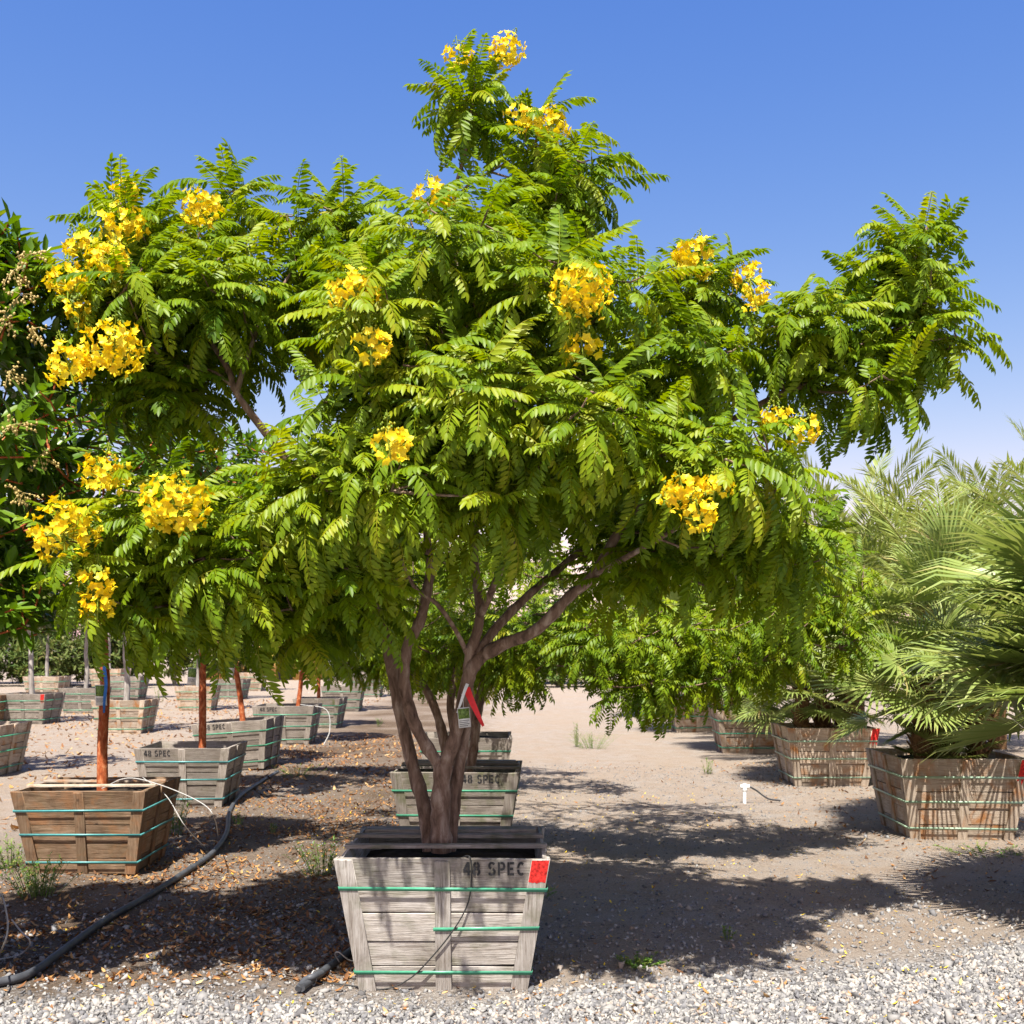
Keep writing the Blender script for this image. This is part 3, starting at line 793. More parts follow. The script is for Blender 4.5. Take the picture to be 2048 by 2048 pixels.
def pinnate_tree(label, base, stems, lobes, per, protos, metas, nparts, flowers=(), limbs=(), hangs=()):
    root = empty('flowering_tree', base)
    tag(root, label, 'tree', 'yellow-flowering trees standing in crates')
    b = np.array(base)
    mbt = MB(); skel = []
    for pts, r0, r1 in stems:
        path = smooth_path([np.array(p) - b for p in pts], 5)
        mbt.tube(path, np.linspace(r0, r1, len(path)) * (1 + 0.06 * rng.normal(size=len(path))), 11, 0.5, 0, wob=0.05)
        skel += list(path)
    if limbs: link('trunk', mbt.mesh('trunk', M['bark'], True), root)
    mbl = MB() if limbs else mbt
    for pts, r0, r1 in limbs:
        path = smooth_path([np.array(p) - b for p in pts], 5)
        mbl.tube(path, np.linspace(r0, r1, len(path)) * (1 + 0.05 * rng.normal(size=len(path))), 8, 0.5, 0, wob=0.05)
        skel += list(path)
    T, A = [], []
    for (vx, vy, rx, ry, Y, dY, n) in lobes:
        s = FPX / Y / K
        c = P(vx, vy, Y) - b
        r = np.array([rx / s, dY, ry / s])
        p, d = shell(c, r, n)
        T.append(p)
        ax = d * np.array([1.0, 1.0, 0.7]) + np.array([0, 0, 0.55])
        cc = (c - np.array([0, 0, c[2]])); nn = np.linalg.norm(cc)
        if nn > 0.3: ax = ax + cc / nn * 0.35
        A.append(ax)
    T = np.concatenate(T); A = np.concatenate(A)
    hi = [p for p in skel if p[2] > 1.0]
    grow(hi if hi else skel, T, mbl, 0.0045)
    link('branches' if limbs else 'trunk', mbl.mesh('branches' if limbs else 'trunk', M['bark'], True), root)
    pos, rot = rosettes(T, A, per)
    n = len(pos)
    vi = rng.integers(0, len(protos), n)
    # lower leaves hang more
    el = rot[:, 2, 0]
    vi = np.where((el < -0.1) & (rng.random(n) < 0.5), len(protos) - 2, vi)
    scl = rng.normal(1.0, 0.1, n).clip(0.72, 1.25)
    zt = np.clip((pos[:, 2] - pos[:, 2].min()) / np.ptp(pos[:, 2]), 0, 1)
    tint = np.clip(0.46 + 0.17 * rng.normal(size=n), 0.05, 1)
    keep = leaf_parts(root, 'leaf', metas, pos, rot, scl, vi, nparts, b)
    mbf = MB(); batch(mbf, protos, vi[keep], rot[keep], pos[keep], scl[keep], tint[keep])
    tag(link('foliage', mbf.mesh('foliage', M['leaf']), root), kind='stuff')
    for (vx, vy, Y, size, k) in flowers:
        me = {'b': FL_BIG, 'm': FL_MID, 's': FL_SML}[size]
        o = link('flower_cluster', me[k % len(me)], root)
        p = P(vx, vy, Y) - b
        o.location = p
        o.rotation_euler = (rng.normal() * 0.18, rng.normal() * 0.18, rng.uniform(0, 6.28))
        sc = rng.uniform(0.92, 1.1); o.scale = (sc, sc, sc)
    return root

YT = Y_A + CB_
def Pm(vx, vy, dy=0.0): return P(vx, vy, YT + dy)
baseA = tuple(P(832, 1600, YT))
stemsA = [
    ([Pm(832, 1608), Pm(831, 1540), Pm(833, 1480), Pm(836, 1440)], 0.066, 0.054),
    ([Pm(834, 1450), Pm(800, 1400), Pm(775, 1345), Pm(762, 1280), Pm(770, 1215), Pm(795, 1165), Pm(812, 1080)], 0.042, 0.03),
    ([Pm(837, 1450), Pm(858, 1390), Pm(876, 1310), Pm(890, 1262), Pm(915, 1232)], 0.044, 0.04),
    ([Pm(812, 1605, 0.1), Pm(800, 1520, 0.12), Pm(775, 1430, 0.15), Pm(752, 1330, 0.16), Pm(738, 1250, 0.15), Pm(722, 1190, 0.12), Pm(690, 1110, 0.05)], 0.05, 0.032),
    ([Pm(848, 1605, 0.08), Pm(858, 1500, 0.1), Pm(874, 1400, 0.1), Pm(883, 1310, 0.06), Pm(884, 1255, 0.02), Pm(890, 1215, 0.0)], 0.042, 0.032),
]
limbsA = [
    ([Pm(905, 1240), Pm(950, 1215, -0.05), Pm(1010, 1190, -0.1), Pm(1075, 1125, -0.15), Pm(1120, 1085, -0.2), Pm(1170, 1000, -0.2), Pm(1230, 920, -0.2), Pm(1320, 825, -0.1), Pm(1375, 795, 0), Pm(1480, 740, 0), Pm(1560, 710, 0), Pm(1650, 625, 0), Pm(1715, 510, 0), Pm(1755, 415, 0)], 0.042, 0.008),
    ([Pm(900, 1235), Pm(940, 1180, 0.1), Pm(1000, 1120, 0.2), Pm(1070, 1060, 0.4), Pm(1180, 960, 0.6), Pm(1290, 800, 0.4), Pm(1340, 620, 0.2)], 0.034, 0.010),
    ([Pm(890, 1225), Pm(905, 1160, 0.0), Pm(895, 1050, 0.1), Pm(900, 900, 0.2), Pm(880, 700, 0.2), Pm(865, 520, 0.1), Pm(858, 370, 0.1), Pm(878, 290, 0.05), Pm(888, 215, 0)], 0.034, 0.007),
    ([Pm(858, 375, 0.1), Pm(890, 345, 0.05), Pm(950, 310, 0), Pm(1010, 275, 0)], 0.010, 0.006),
    ([Pm(882, 1235, 0.02), Pm(860, 1190, -0.15), Pm(825, 1140, -0.35), Pm(780, 1105, -0.6), Pm(740, 1010, -0.9)], 0.017, 0.008),
    ([Pm(690, 1115, 0.05), Pm(640, 1020, -0.1), Pm(590, 935, -0.35), Pm(550, 880, -0.45), Pm(500, 815, -0.5), Pm(446, 742, -0.5), Pm(432, 700, -0.45), Pm(395, 640, -0.35), Pm(350, 560, -0.2)], 0.036, 0.012),
    ([Pm(446, 742, -0.5), Pm(458, 700, -0.45), Pm(475, 650, -0.35), Pm(500, 590, -0.1), Pm(560, 500, 0.1)], 0.018, 0.008),
    ([Pm(440, 730, -0.5), Pm(400, 700, -0.4), Pm(340, 688, -0.3)], 0.012, 0.005),
    ([Pm(700, 1130, 0.05), Pm(600, 1080, -0.3), Pm(480, 1030, -0.55), Pm(340, 1000, -0.65), Pm(230, 1010, -0.7)], 0.026, 0.008),
    ([Pm(812, 1085), Pm(800, 960, -0.4), Pm(780, 850, -0.8), Pm(760, 760, -0.8)], 0.026, 0.010),
    ([Pm(905, 1165), Pm(960, 1040, -0.5), Pm(1010, 900, -0.8), Pm(1050, 760, -0.6), Pm(1060, 640, -0.5)], 0.026, 0.009),
    ([Pm(1120, 1085, -0.2), Pm(1220, 1030, -0.5), Pm(1340, 960, -0.7), Pm(1420, 930, -0.7)], 0.02, 0.008),
]
lobesA = [
    (890, 175, 48, 40, 7.0, 0.22, 6), (1015, 262, 45, 35, 7.0, .28, 6), (1085, 352, 75, 42, 7.0, .4, 10), (985, 425, 105, 45, 7.0, .6, 14),
    (620, 435, 85, 45, 7.3, .5, 14), (540, 560, 90, 60, 7.3, .6, 12), (432, 385, 42, 30, 7.4, .3, 5), (300, 455, 110, 55, 6.9, .6, 18), (350, 580, 150, 90, 6.8, .8, 32), (200, 600, 70, 110, 6.6, .5, 16), (300, 720, 110, 60, 6.9, .6, 14),
    (840, 520, 230, 80, 6.9, 1.2, 38), (700, 640, 120, 70, 6.3, .8, 17), (1060, 600, 170, 85, 6.4, 1., 26), (850, 785, 250, 100, 6.1, .8, 50), (790, 930, 240, 85, 6.0, .6, 40),
    (1100, 850, 170, 110, 6.1, .9, 26), (1320, 565, 80, 50, 7.0, .6, 12), (1270, 710, 140, 80, 6.8, .9, 26), (1550, 600, 70, 60, 7.0, .5, 9), (1715, 505, 78, 85, 7.0, .4, 17), (1500, 640, 70, 60, 7.0, .5, 10),
    (1735, 630, 80, 70, 7, .4, 12), (1600, 720, 100, 60, 7.0, .5, 10), (1360, 890, 130, 80, 6.2, .7, 18), (1470, 985, 60, 80, 6.8, .6, 10), (1290, 1040, 180, 60, 7.4, .9, 26), (1500, 1060, 80, 50, 7.2, .6, 10),
    (330, 970, 130, 55, 6.4, .6, 17), (190, 1040, 70, 50, 6.3, .5, 10), (450, 1060, 150, 70, 6.5, .8, 26), (260, 1120, 110, 40, 6.4, .5, 13), (500, 1140, 110, 40, 6.7, .6, 14), (600, 960, 120, 90, 6.2, .7, 18), (640, 1090, 110, 45, 6.6, .8, 12),
    (900, 680, 280, 230, 7.9, .8, 44), (1140, 920, 220, 120, 8.1, .7, 24),
]
flowersA = [
    (865, 108, 6.95, 's', 0), (955, 95, 6.9, 'm', 0), (1042, 235, 6.75, 'm', 1), (978, 222, 6.8, 's', 1), (815, 378, 6.4, 'm', 2), (380, 392, 6.6, 'm', 0), (240, 362, 6.6, 's', 1),
    (230, 425, 6.3, 'm', 1), (150, 465, 6.3, 's', 0), (128, 535, 6.2, 'm', 2), (205, 490, 6.1, 'm', 0), (150, 590, 6.2, 's', 0), (128, 685, 5.9, 'm', 1), (215, 655, 5.85, 'b', 0), (668, 552, 5.45, 'm', 2), (1098, 552, 5.4, 'b', 1),
    (700, 652, 5.4, 's', 1), (1310, 487, 6.5, 'm', 1), (1408, 518, 6.6, 's', 0), (1422, 555, 6.5, 's', 1), (1462, 790, 5.85, 's', 0), (1512, 812, 5.9, 's', 1), (1288, 930, 5.5, 'm', 2), (1350, 920, 5.5, 's', 0), (1320, 975, 5.45, 's', 1),
    (195, 893, 5.9, 'm', 1), (332, 950, 5.7, 'b', 0), (120, 1000, 5.75, 'b', 1), (185, 1145, 5.8, 's', 0), (180, 1100, 5.8, 's', 1), (1100, 660, 5.5, 's', 0), (735, 838, 4.95, 's', 1),
]
pinnate_tree('large spreading multi-stemmed tree with yellow flower clusters, in the silvery red-cornered crate', baseA, stemsA, lobesA, (8, 11), PIN, PIN_ME, 300, flowersA, limbsA)

# second tree of the row, and a copy further back
YB = 11.0 + CB_
def Pb(vx, vy, dy=0.0): return P(vx, vy, YB + dy)
baseB = (-0.50, YB, 0.70)
stemsB = [
    ([Pb(845, 1470), Pb(838, 1400), Pb(818, 1330), Pb(780, 1270), Pb(700, 1200)], 0.055, 0.03),
    ([Pb(860, 1470), Pb(858, 1390), Pb(850, 1320), Pb(870, 1240), Pb(900, 1150)], 0.05, 0.03),
    ([Pb(885, 1470, -0.1), Pb(895, 1400, -0.1), Pb(905, 1320, -0.1), Pb(930, 1240), Pb(1010, 1160)], 0.05, 0.03),
]
lobesB = [
    (1190, 1205, 130, 75, 10.2, .5, 44), (1400, 1160, 140, 75, 10.4, .7, 40), (1560, 1110, 75, 100, 10.6, .5, 24), (1000, 1180, 120, 50, 10.7, .6, 20), (720, 1150, 240, 50, 11.0, .8, 26),
    (480, 1170, 70, 45, 11.4, .6, 12), (1000, 1020, 480, 150, 11.9, 1.2, 60), (1300, 1000, 200, 120, 11.0, .9, 24), (1200, 1290, 90, 35, 10.1, .3, 18), (1450, 1240, 90, 50, 10.3, .4, 18), (1330, 1270, 60, 40, 10.2, .3, 12), (1600, 1200, 40, 50, 10.5, .3, 9), (930, 900, 330, 60, 10.1, .5, 60), (880, 1215, 130, 50, 11.3, .5, 34), (985, 1255, 60, 40, 10.8, .3, 14), (800, 1230, 90, 50, 12.2, .5, 24),  # high forward lobe, hidden by the front crown, added to shade foliage below
]
treeB = pinnate_tree('dark-stemmed drooping tree growing in the mossy crate behind the large flowering tree', baseB, stemsB, lobesB, (7, 9), PINL, PINL_ME, 150)
def copy_tree(o, parent=None, skip=()):
    c = o.copy(); COL.objects.link(c); c.parent = parent
    for ch in list(o.children):
        if ch.name.split('.')[0] in skip: continue
        copy_tree(ch, c, skip)
    return c
treeC = copy_tree(treeB, skip=('leaf',))
treeC.location = (-0.62, 15.1 + CB_, 0.7); treeC.rotation_euler = (0, 0, R(158)); treeC.scale = (0.9, 0.9, 0.92)
tag(treeC, 'drooping tree in the third crate of the flowering tree row')

# ------------------------------------------------------------------ broadleaf nursery trees (evergreens with red trunks, grey-trunked rows)
OVAL_ME = proto_meshes(OVAL, M['leaf_dark'], (0.3, 0.5, 0.65), 'oval_leaf')
def broad_meshes(lobes, bark_m, leaf_m, trunk_pts, r0, r1, per=(11, 15), scale=1.0, protos=OVAL, tint0=0.45):
    mbt = MB(); path = smooth_path(trunk_pts, 6)
    mbt.tube(path, np.linspace(r0, r1, len(path)) * (1 + 0.04 * rng.normal(size=len(path))), 12, 0.5, 0, wob=0.04)
    T, A = [], []
    for (c, r, n) in lobes:
        p, d = shell(np.array(c), np.array(r), n, -0.75)
        T.append(p); A.append(d + np.array([0, 0, 0.35]))
    T = np.concatenate(T); A = np.concatenate(A)
    mbb = MB(); grow(list(path[len(path) // 2:]), T, mbb, 0.005, 0.08)
    pos, rot = rosettes(T, A, per, (25, 95), 0.14)
    n = len(pos)
    return mbt.mesh('trunk', bark_m, True), mbb.mesh('branches', bark_m, True), pos, rot, rng.integers(0, len(protos), n), rng.normal(1, 0.15, n).clip(.6, 1.4) * scale, np.clip(tint0 + 0.2 * rng.normal(size=n), 0, 1)

# near evergreen at the left edge
lobK = [((0.40, 0, 3.2), (1.0, 0.95, 1.0), 330), ((0.2, 0.1, 4.2), (0.75, 0.7, 0.5), 120), ((0.75, -0.2, 2.25), (0.55, 0.6, 0.4), 110), ((0.85, 0.0, 3.9), (0.4, 0.45, 0.55), 80), ((-0.7, 0, 3.0), (0.7, 0.8, 0.9), 70)]
lobK = [((a, b, c - 0.7), r, n) for ((a, b, c), r, n) in lobK]
tk, bk, pos, rot, vi, scl, tint = broad_meshes(lobK, M['bark_red'], M['leaf_dark'], [(0, 0, -0.05), (0.02, 0, 0.6), (-0.02, 0.02, 1.4), (0, 0, 2.1)], 0.055, 0.035)
locK = (-3.80, 6.02 + CB_, 0.70)
rootK = empty('evergreen_tree', locK)
tag(rootK, 'glossy dark evergreen with large oval leaves and cream flower sprays', 'tree', 'red-trunked evergreens standing in crates')
link('trunk', tk, rootK); link('branches', bk, rootK)
keep = leaf_parts(rootK, 'leaf', OVAL_ME, pos, rot, scl, vi, 250, np.array(locK), 14)
mbf = MB(); batch(mbf, OVAL, vi[keep], rot[keep], pos[keep], scl[keep], tint[keep])
tag(link('foliage', mbf.mesh('foliage', M['leaf_dark']), rootK), kind='stuff')
# cream sprays
def spray(seed):
    g = np.random.default_rng(seed); mb = MB()
    for i in range(7):
        d = np.array([g.normal() * 0.5, g.normal() * 0.5, g.uniform(-0.7, 0.5)]); d /= np.linalg.norm(d)
        L = g.uniform(0.06, 0.12)
        pts = [np.zeros(3), d * L * 0.5, d * L + [0, 0, -0.02]]
        mb.tube(pts, 0.0016, 3, 0.9, 0, cap=False)
        for k in range(5):
            c = d * L * (0.4 + 0.15 * k) + g.normal(size=3) * 0.008 + [0, 0, -0.008]
            mb.add(IV * 0.0065 * np.array([1, 1, 1.4]) + c, IFc, g.uniform(0.7, 1.0))
    return mb
M['cream'] = leaf_mat('cream_blossom', [(0, (0.34, 0.27, 0.08)), (1, (0.5, 0.38, 0.14))], 0.2)
SPR = [spray(70 + i).mesh('flower_spray', M['cream']) for i in range(3)]
for (vx, vy) in [(55, 480), (25, 510), (40, 555), (15, 600), (60, 620), (30, 800), (75, 860), (20, 700), (45, 930)]:
    o = link('flower_spray', SPR[rng.integers(3)], rootK)
    o.location = P(vx, vy, 5.85 + rng.uniform(-.1, .3)) - np.array(locK)
    o.rotation_euler = (rng.normal() * .3, rng.normal() * .3, rng.uniform(0, 6))

# red-trunk row
lobR = [((0, 0, 2.75), (1.25, 1.2, 0.95), 230), ((0.1, -0.2, 3.7), (0.8, 0.7, 0.5), 70), ((-0.5, 0.3, 2.1), (0.6, 0.7, 0.35), 35), ((0.5, -0.3, 2.0), (0.6, 0.6, 0.35), 35)]
tk, bk, pos, rot, vi, scl, tint = broad_meshes(lobR, M['bark_red'], M['leaf_dark'], [(0, 0, -0.08), (0.0, 0, 0.5), (0.02, 0.01, 1.1), (-0.02, 0, 1.8), (0, 0, 2.4)], 0.052, 0.036, scale=1.1)
mbf = MB(); batch(mbf, OVAL, vi, rot, pos, scl, tint)
fo = mbf.mesh('foliage', M['leaf_dark'])
GE = 'red-trunked evergreens standing in crates'
for key, dx, leanx, rz, sc, lab in [
    ('L1', 0.02, 0.0, 0.3, 1.0, 'evergreen with peeling red trunk tied with blue ribbon, in the brown teal-strapped crate'),
    ('L2', 0.12, 0.01, 1.7, 1.0, 'evergreen with straight orange-red trunk in the lettered crate beside the black hose'),
    ('L3', 0.02, -0.10, 2.9, 1.0, 'evergreen with leaning red trunk wearing a white tag, in the tilted crate'),
    ('L4', 0.2, 0.12, 4.1, 1.0, 'evergreen with red trunk leaning over the lettered crate behind the tilted one'),
    ('L5', -0.05, 0.0, 5.0, 0.95, 'evergreen with red trunk in the fifth crate of the red-trunk row'),
]:
    c = CR[key]
    o = empty('evergreen_tree', (c.location.x + dx, c.location.y, 0.66 * c.scale.z), 0)
    o.rotation_euler = (0, leanx, 0); o.scale = (sc,) * 3
    tag(o, lab, 'tree', GE)
    for nm, me in (('trunk', tk), ('branches', bk), ('foliage', fo)):
        p = link(nm, me, o); p.rotation_euler = (0, 0, rz)
        if nm == 'foliage': tag(p, kind='stuff')

# grey-trunked rows
lobG = [((0, 0, 3.0), (1.2, 1.2, 0.95), 80), ((0, 0, 2.2), (0.9, 0.9, 0.4), 30)]
tk2, bk2, pos, rot, vi, scl, tint = broad_meshes(lobG, M['bark_grey'], M['leaf_far'], [(0, 0, -0.08), (0.03, 0, 0.6), (-0.02, 0.02, 1.3), (0.02, 0, 2.4)], 0.075, 0.05, (9, 12), 1.7, tint0=0.4)
mbf = MB(); batch(mbf, OVAL, vi, rot, pos, scl, tint); fo2 = mbf.mesh('foliage', M['leaf_far'])
for key, rz, lab in [
    ('L6', 0.5, 'grey-trunked tree in the slatted crate second to last before the white container'),
    ('L7', 1.9, 'grey-trunked tree in the last crate before the white container'),
    ('M1', 0.2, 'grey-trunked tree in the nearest pale crate of the row along the hedge side'),
    ('M2', 1.1, 'tree with slim grey trunk ringed by green tape, in a pale brown-sided crate'),
    ('M3', 2.2, 'grey-trunked tree in the third pale crate between red trunks and hedge'),
    ('M4', 3.3, 'grey-trunked tree in the weathered fourth crate between red trunks and hedge'),
    ('M5', 4.1, 'grey-trunked tree in the last pale crate between red trunks and hedge'),
    ('N1', 5.0, 'tree with thick pale grey trunk in the crate with the dab of red'),
    ('N2', 0.9, 'grey-trunked tree in the crate right of the one with the dab of red'),
    ('N3', 2.7, 'grey-trunked tree in the sunlit pale crate behind the dab-of-red crate'),
    ('N4', 3.9, 'grey-trunked tree in the sunlit crate hard against the hedge'),
    ('N5', 5.9, 'grey-trunked tree in the shaded crate before the dark hedge'),
]:
    c = CR[key]
    o = empty('nursery_tree', (c.location.x, c.location.y, 0.66 * c.scale.z), 0)
    o.rotation_euler = (R(random.uniform(-2, 2)), R(random.uniform(-3, 3)), 0)
    tag(o, lab, 'tree', 'grey-trunked trees standing in crates')
    for nm, me in (('trunk', tk2), ('branches', bk2), ('foliage', fo2)):
        p = link(nm, me, o); p.rotation_euler = (0, 0, rz)
        if nm == 'foliage': tag(p, kind='stuff')

# ------------------------------------------------------------------ palms
def fan_frond(seed, pet=0.55, rad=0.46, segs=26, arc_deg=215, droop=0.25):
    g = np.random.default_rng(seed); mb = MB()
    N = 5; pts = []
    for i in range(N):
        q = i / (N - 1); pts.append((pet * q, 0, 0.10 * pet * math.sin(q * 2.2) - 0.06 * pet * q * q))
    mb.tube(pts, np.linspace(0.011, 0.006, N), 4, 0.75, 0, cap=False)
    hub = np.array(pts[-1]); da = R(arc_deg) / segs
    for i in range(segs):
        a = -R(arc_deg) / 2 + da * (i + 0.5) + g.normal() * 0.02
        L = rad * (0.72 + 0.3 * math.cos(a * 0.55)) * g.uniform(0.92, 1.05)
        d = np.array([math.cos(a), math.sin(a), 0]); s = np.array([-math.sin(a), math.cos(a), 0])
        lift = 0.16 * abs(math.sin(a))
        z = np.array([0, 0, 1.0])
        m = 0.40; wd = min(0.017, m * L * math.tan(da / 2) * 1.0)
        tip = g.uniform(0.5, 1.3) * droop
        v = [hub + d * 0.012, hub + d * m * L + s * wd + z * (lift * m * L + 0.004), hub + d * m * L + z * (lift * m * L - 0.010), hub + d * m * L - s * wd + z * (lift * m * L + 0.004),
             hub + d * 0.8 * L + s * wd * 0.6 + z * (lift * 0.8 * L - tip * L * 0.10), hub + d * 0.8 * L - s * wd * 0.6 + z * (lift * 0.8 * L - tip * L * 0.10), hub + d * L + z * (lift * L - tip * L * 0.35)]
        t = np.clip(0.55 + g.normal() * 0.12, 0, 1)
        mb.add(v, [(0, 2, 1), (0, 3, 2), (1, 2, 4), (2, 3, 5), (2, 5, 4), (4, 5, 6)], np.array([t + 0.15] + [t] * 5 + [min(1, t + 0.3)]).clip(0, 1))
    return mb.mesh('fan_leaf', M['palm'])
FAN = [fan_frond(500 + i, pet=p, rad=r, droop=d, segs=s) for i, (p, r, d, s) in enumerate([(0.5, .46, .3, 26), (0.62, .5, .5, 28), (0.42, .43, .2, 24), (0.7, .52, .7, 28), (0.55, .48, .4, 30)])]
def palm_trunk(h, r):
    mb = MB(); n = 9
    pts = [(0.03 * math.sin(i * 1.3), 0.02 * math.cos(i), h * i / (n - 1)) for i in range(n)]
    mb.tube(pts, r * (1 + 0.18 * rng.normal(size=n)), 12, 0.5, 0, wob=0.14)
    for i in range(60):            # old leaf bases
        a = rng.uniform(0, 6.28); z = rng.uniform(0, h); c = np.array([math.cos(a) * r * .9, math.sin(a) * r * .9, z])
        t = c + np.array([math.cos(a) * 0.07, math.sin(a) * 0.07, rng.uniform(0.05, 0.13)])
        mb.tube([c, t], [0.02, 0.006], 4, 0.5, 0)
    return mb.mesh('trunk', M['bark_palm'])
def fan_palm(label, base, heads, sc=1.0, rz=0.0):
    root = empty('fan_palm', base, rz); root.scale = (sc,) * 3
    tag(root, label, 'palm', 'fan palms standing in crates')
    for (x, y, h, nf, e0, e1, fs) in heads:
        t = link('trunk', palm_trunk(h + 0.1, 0.10), root); t.location = (x, y, -0.08)
        ph = rng.uniform(0, 6.28)
        for i in range(nf):
            q = i / (nf - 1)
            az = ph + i * 2.39996 + rng.normal() * 0.12
            el = R(e0 + (e1 - e0) * q ** 0.8 + rng.normal() * 5)
            o = link('leaf', FAN[rng.integers(len(FAN))], root)
            fold = R(-38) if el > 0.3 else R(-20)
            mx = Matrix.Translation((x, y, h - 0.12 * q)) @ Matrix.Rotation(az, 4, 'Z') @ Matrix.Rotation(-el, 4, 'Y') @ Matrix.Rotation(rng.normal() * 0.25, 4, 'X')
            s = fs * rng.uniform(0.85, 1.12)
            o.matrix_local = mx @ Matrix.Diagonal((s, s, s, 1))
    return root
def cz(k): return (CR[k].location.x, CR[k].location.y, 0.69 * CR[k].scale.z)
fan_palm('largest fan palm with dense stiff fans, foremost of the palm row', cz('R0'), [(0.1, 0, 1.3, 84, 84, -14, 1.65), (-0.3, -0.1, 1.0, 60, 70, -8, 1.6), (-0.1, 0.3, 0.95, 40, 70, 0, 1.5), (-0.1, 0.0, 0.1, 18, 60, 22, 1.2)])
fan_palm('fan palm with star-like low fans in the orange-stained red-cornered crate', cz('R1'), [(0.05, 0.1, 1.5, 50, 86, -26, 1.2), (-0.3, -0.15, 0.85, 32, 66, -20, 1.0), (0.3, -0.15, 0.75, 28, 70, -16, 1.0), (-0.05, -0.1, 0.05, 22, 65, 12, 0.6)])
fan_palm('fan palm in the bleached crate beside the white standpipe', cz('R2'), [(0.0, 0.1, 1.5, 50, 86, -24, 1.3), (-0.35, -0.15, 0.65, 30, 64, -24, 1.15), (0.3, 0.0, 0.6, 26, 70, -20, 1.1)], rz=0.8)
fan_palm('fan palm in the orange-brown stained crate of the palm row', cz('R3'), [(0.0, 0.0, 1.5, 46, 86, -22, 1.4), (-0.3, -0.2, 0.45, 28, 64, -28, 1.15), (0.3, 0.1, 0.7, 24, 64, -20, 1.2)], rz=2.0)
fan_palm('fan palm in the fifth crate along the palm row', cz('R4'), [(0.0, 0.0, 1.6, 46, 86, -24, 1.5), (-0.3, 0, 0.6, 26, 60, -20, 1.3)], rz=1.0)
fan_palm('fan palm in the last crate of the palm row', cz('R5'), [(0.0, 0.0, 1.6, 44, 86, -24, 1.5), (0.2, 0, 0.6, 26, 60, -20, 1.3)], rz=2.6)

# fans that turn their face outwards, low on the near side of the palms
def facing_fans(root, head, hubs):
    for (vx, vy, Y, me) in hubs:
        hub = np.array(P(vx, vy, Y)) - np.array(root.location); hd = np.array(head)
        d = hub - hd; L = np.linalg.norm(d); f = frames(np.array([d / L]), np.array([[-0.15, -0.8, 0.6]]))[0]
        sc = L / (0.5, 0.62, 0.42, 0.7, 0.55)[me]
        m = np.eye(4); m[:3, :3] = f * np.array([sc, min(sc, 1.15), min(sc, 1.15)]); m[:3, 3] = hd
        o = link('leaf', FAN[me], root); o.matrix_local = Matrix(m.tolist())
for o_ in list(bpy.data.objects):
    if o_.name.startswith('fan_palm') and o_.parent is None:
        if abs(o_.location.y - CR['R1'].location.y) < 0.1: facing_fans(o_, (0.0, -0.1, 0.85), [(1742, 1325, 11.6, 2), (1690, 1250, 11.6, 1), (1800, 1270, 11.5, 4), (1650, 1290, 11.7, 0)])
        if abs(o_.location.y - CR['R2'].location.y) < 0.1: o_.rotation_euler = (0, 0, 0); facing_fans(o_, (0.0, -0.1, 0.8), [(1560, 1255, 16.3, 1), (1500, 1240, 16.4, 0), (1610, 1240, 16.2, 4)])

def feather_frond(seed, L=2.3, pairs=34, droop=1.0, ll=0.42):
    g = np.random.default_rng(seed); mb = MB(); N = 14
    ang = -droop * np.linspace(0, 1, N) ** 1.5; pts = np.zeros((N, 3)); seg = L / (N - 1)
    for i in range(1, N): pts[i] = pts[i - 1] + seg * np.array([math.cos(ang[i]), 0, math.sin(ang[i])])
    mb.tube(pts, np.linspace(0.022, 0.004, N), 4, 0.9, 0, cap=False)
    for i in range(pairs):
        t = 0.18 + 0.82 * i / (pairs - 1); f = t * (N - 1); k = min(N - 2, int(f)); p = pts[k] + (pts[k + 1] - pts[k]) * (f - k); a = ang[k]
        l = ll * (0.5 + 0.6 * math.sin(math.pi * (0.12 + 0.8 * t)))
        for s in (1, -1):
            yaw = s * R(62 - 32 * t + g.normal() * 4)
            M3 = rotm('Y', -a) @ rotm('X', -s * g.uniform(-0.5, 0.1)) @ rotm('Z', yaw)
            lv, lf = leaflet(l, 0.034, 0.4, g.uniform(0.05, 0.3), False)
            mb.add(lv @ M3.T + p, lf, np.clip(0.5 + g.normal() * 0.16, 0, 1))
    return mb.mesh('feather_leaf', M['feather'])
FEA = [feather_frond(600 + i, L, 50, d) for i, (L, d) in enumerate([(2.2, 0.7), (2.4, 1.0), (2.1, 1.35), (2.5, 0.5)])]
def feather_palm(label, base, h, nf, sc=1.0, e1=-5):
    root = empty('feather_palm', base); root.scale = (sc,) * 3
    tag(root, label, 'palm', 'feather palms beyond the fan palms')
    mb = MB(); mb.tube([(0, 0, -0.1), (0.02, 0, h * .5), (0, 0, h)], [0.15, 0.12, 0.11], 12, 0.5, 0, wob=0.1)
    link('trunk', mb.mesh('trunk', M['bark_palm'], True), root)
    ph = rng.uniform(0, 6.28)
    for i in range(nf):
        q = i / (nf - 1); az = ph + i * 2.39996; el = R(84 + (e1 - 84) * q + rng.normal() * 4)
        o = link('leaf', FEA[rng.integers(len(FEA))], root)
        o.matrix_local = Matrix.Translation((0, 0, h - 0.05)) @ Matrix.Rotation(az, 4, 'Z') @ Matrix.Rotation(-el, 4, 'Y') @ Matrix.Rotation(rng.normal() * .3, 4, 'X')
    return root
feather_palm('tall feather palm rising behind the orange-stained crate', (6.3, 16.6, 0), 2.2, 40, 1.12)
feather_palm('feather palm with stiff upright leaves beside the paddle-leaved plant', (5.9, 19.6, 0), 2.4, 38, 1.15)
feather_palm('pale feather palm behind the biggest fan palm and below the yucca', (8.0, 16.0, 0), 2.2, 40, 1.15)
feather_palm('small feather palm low behind the bleached crate', (6.1, 24.0, 0), 2.2, 34, 1.15)
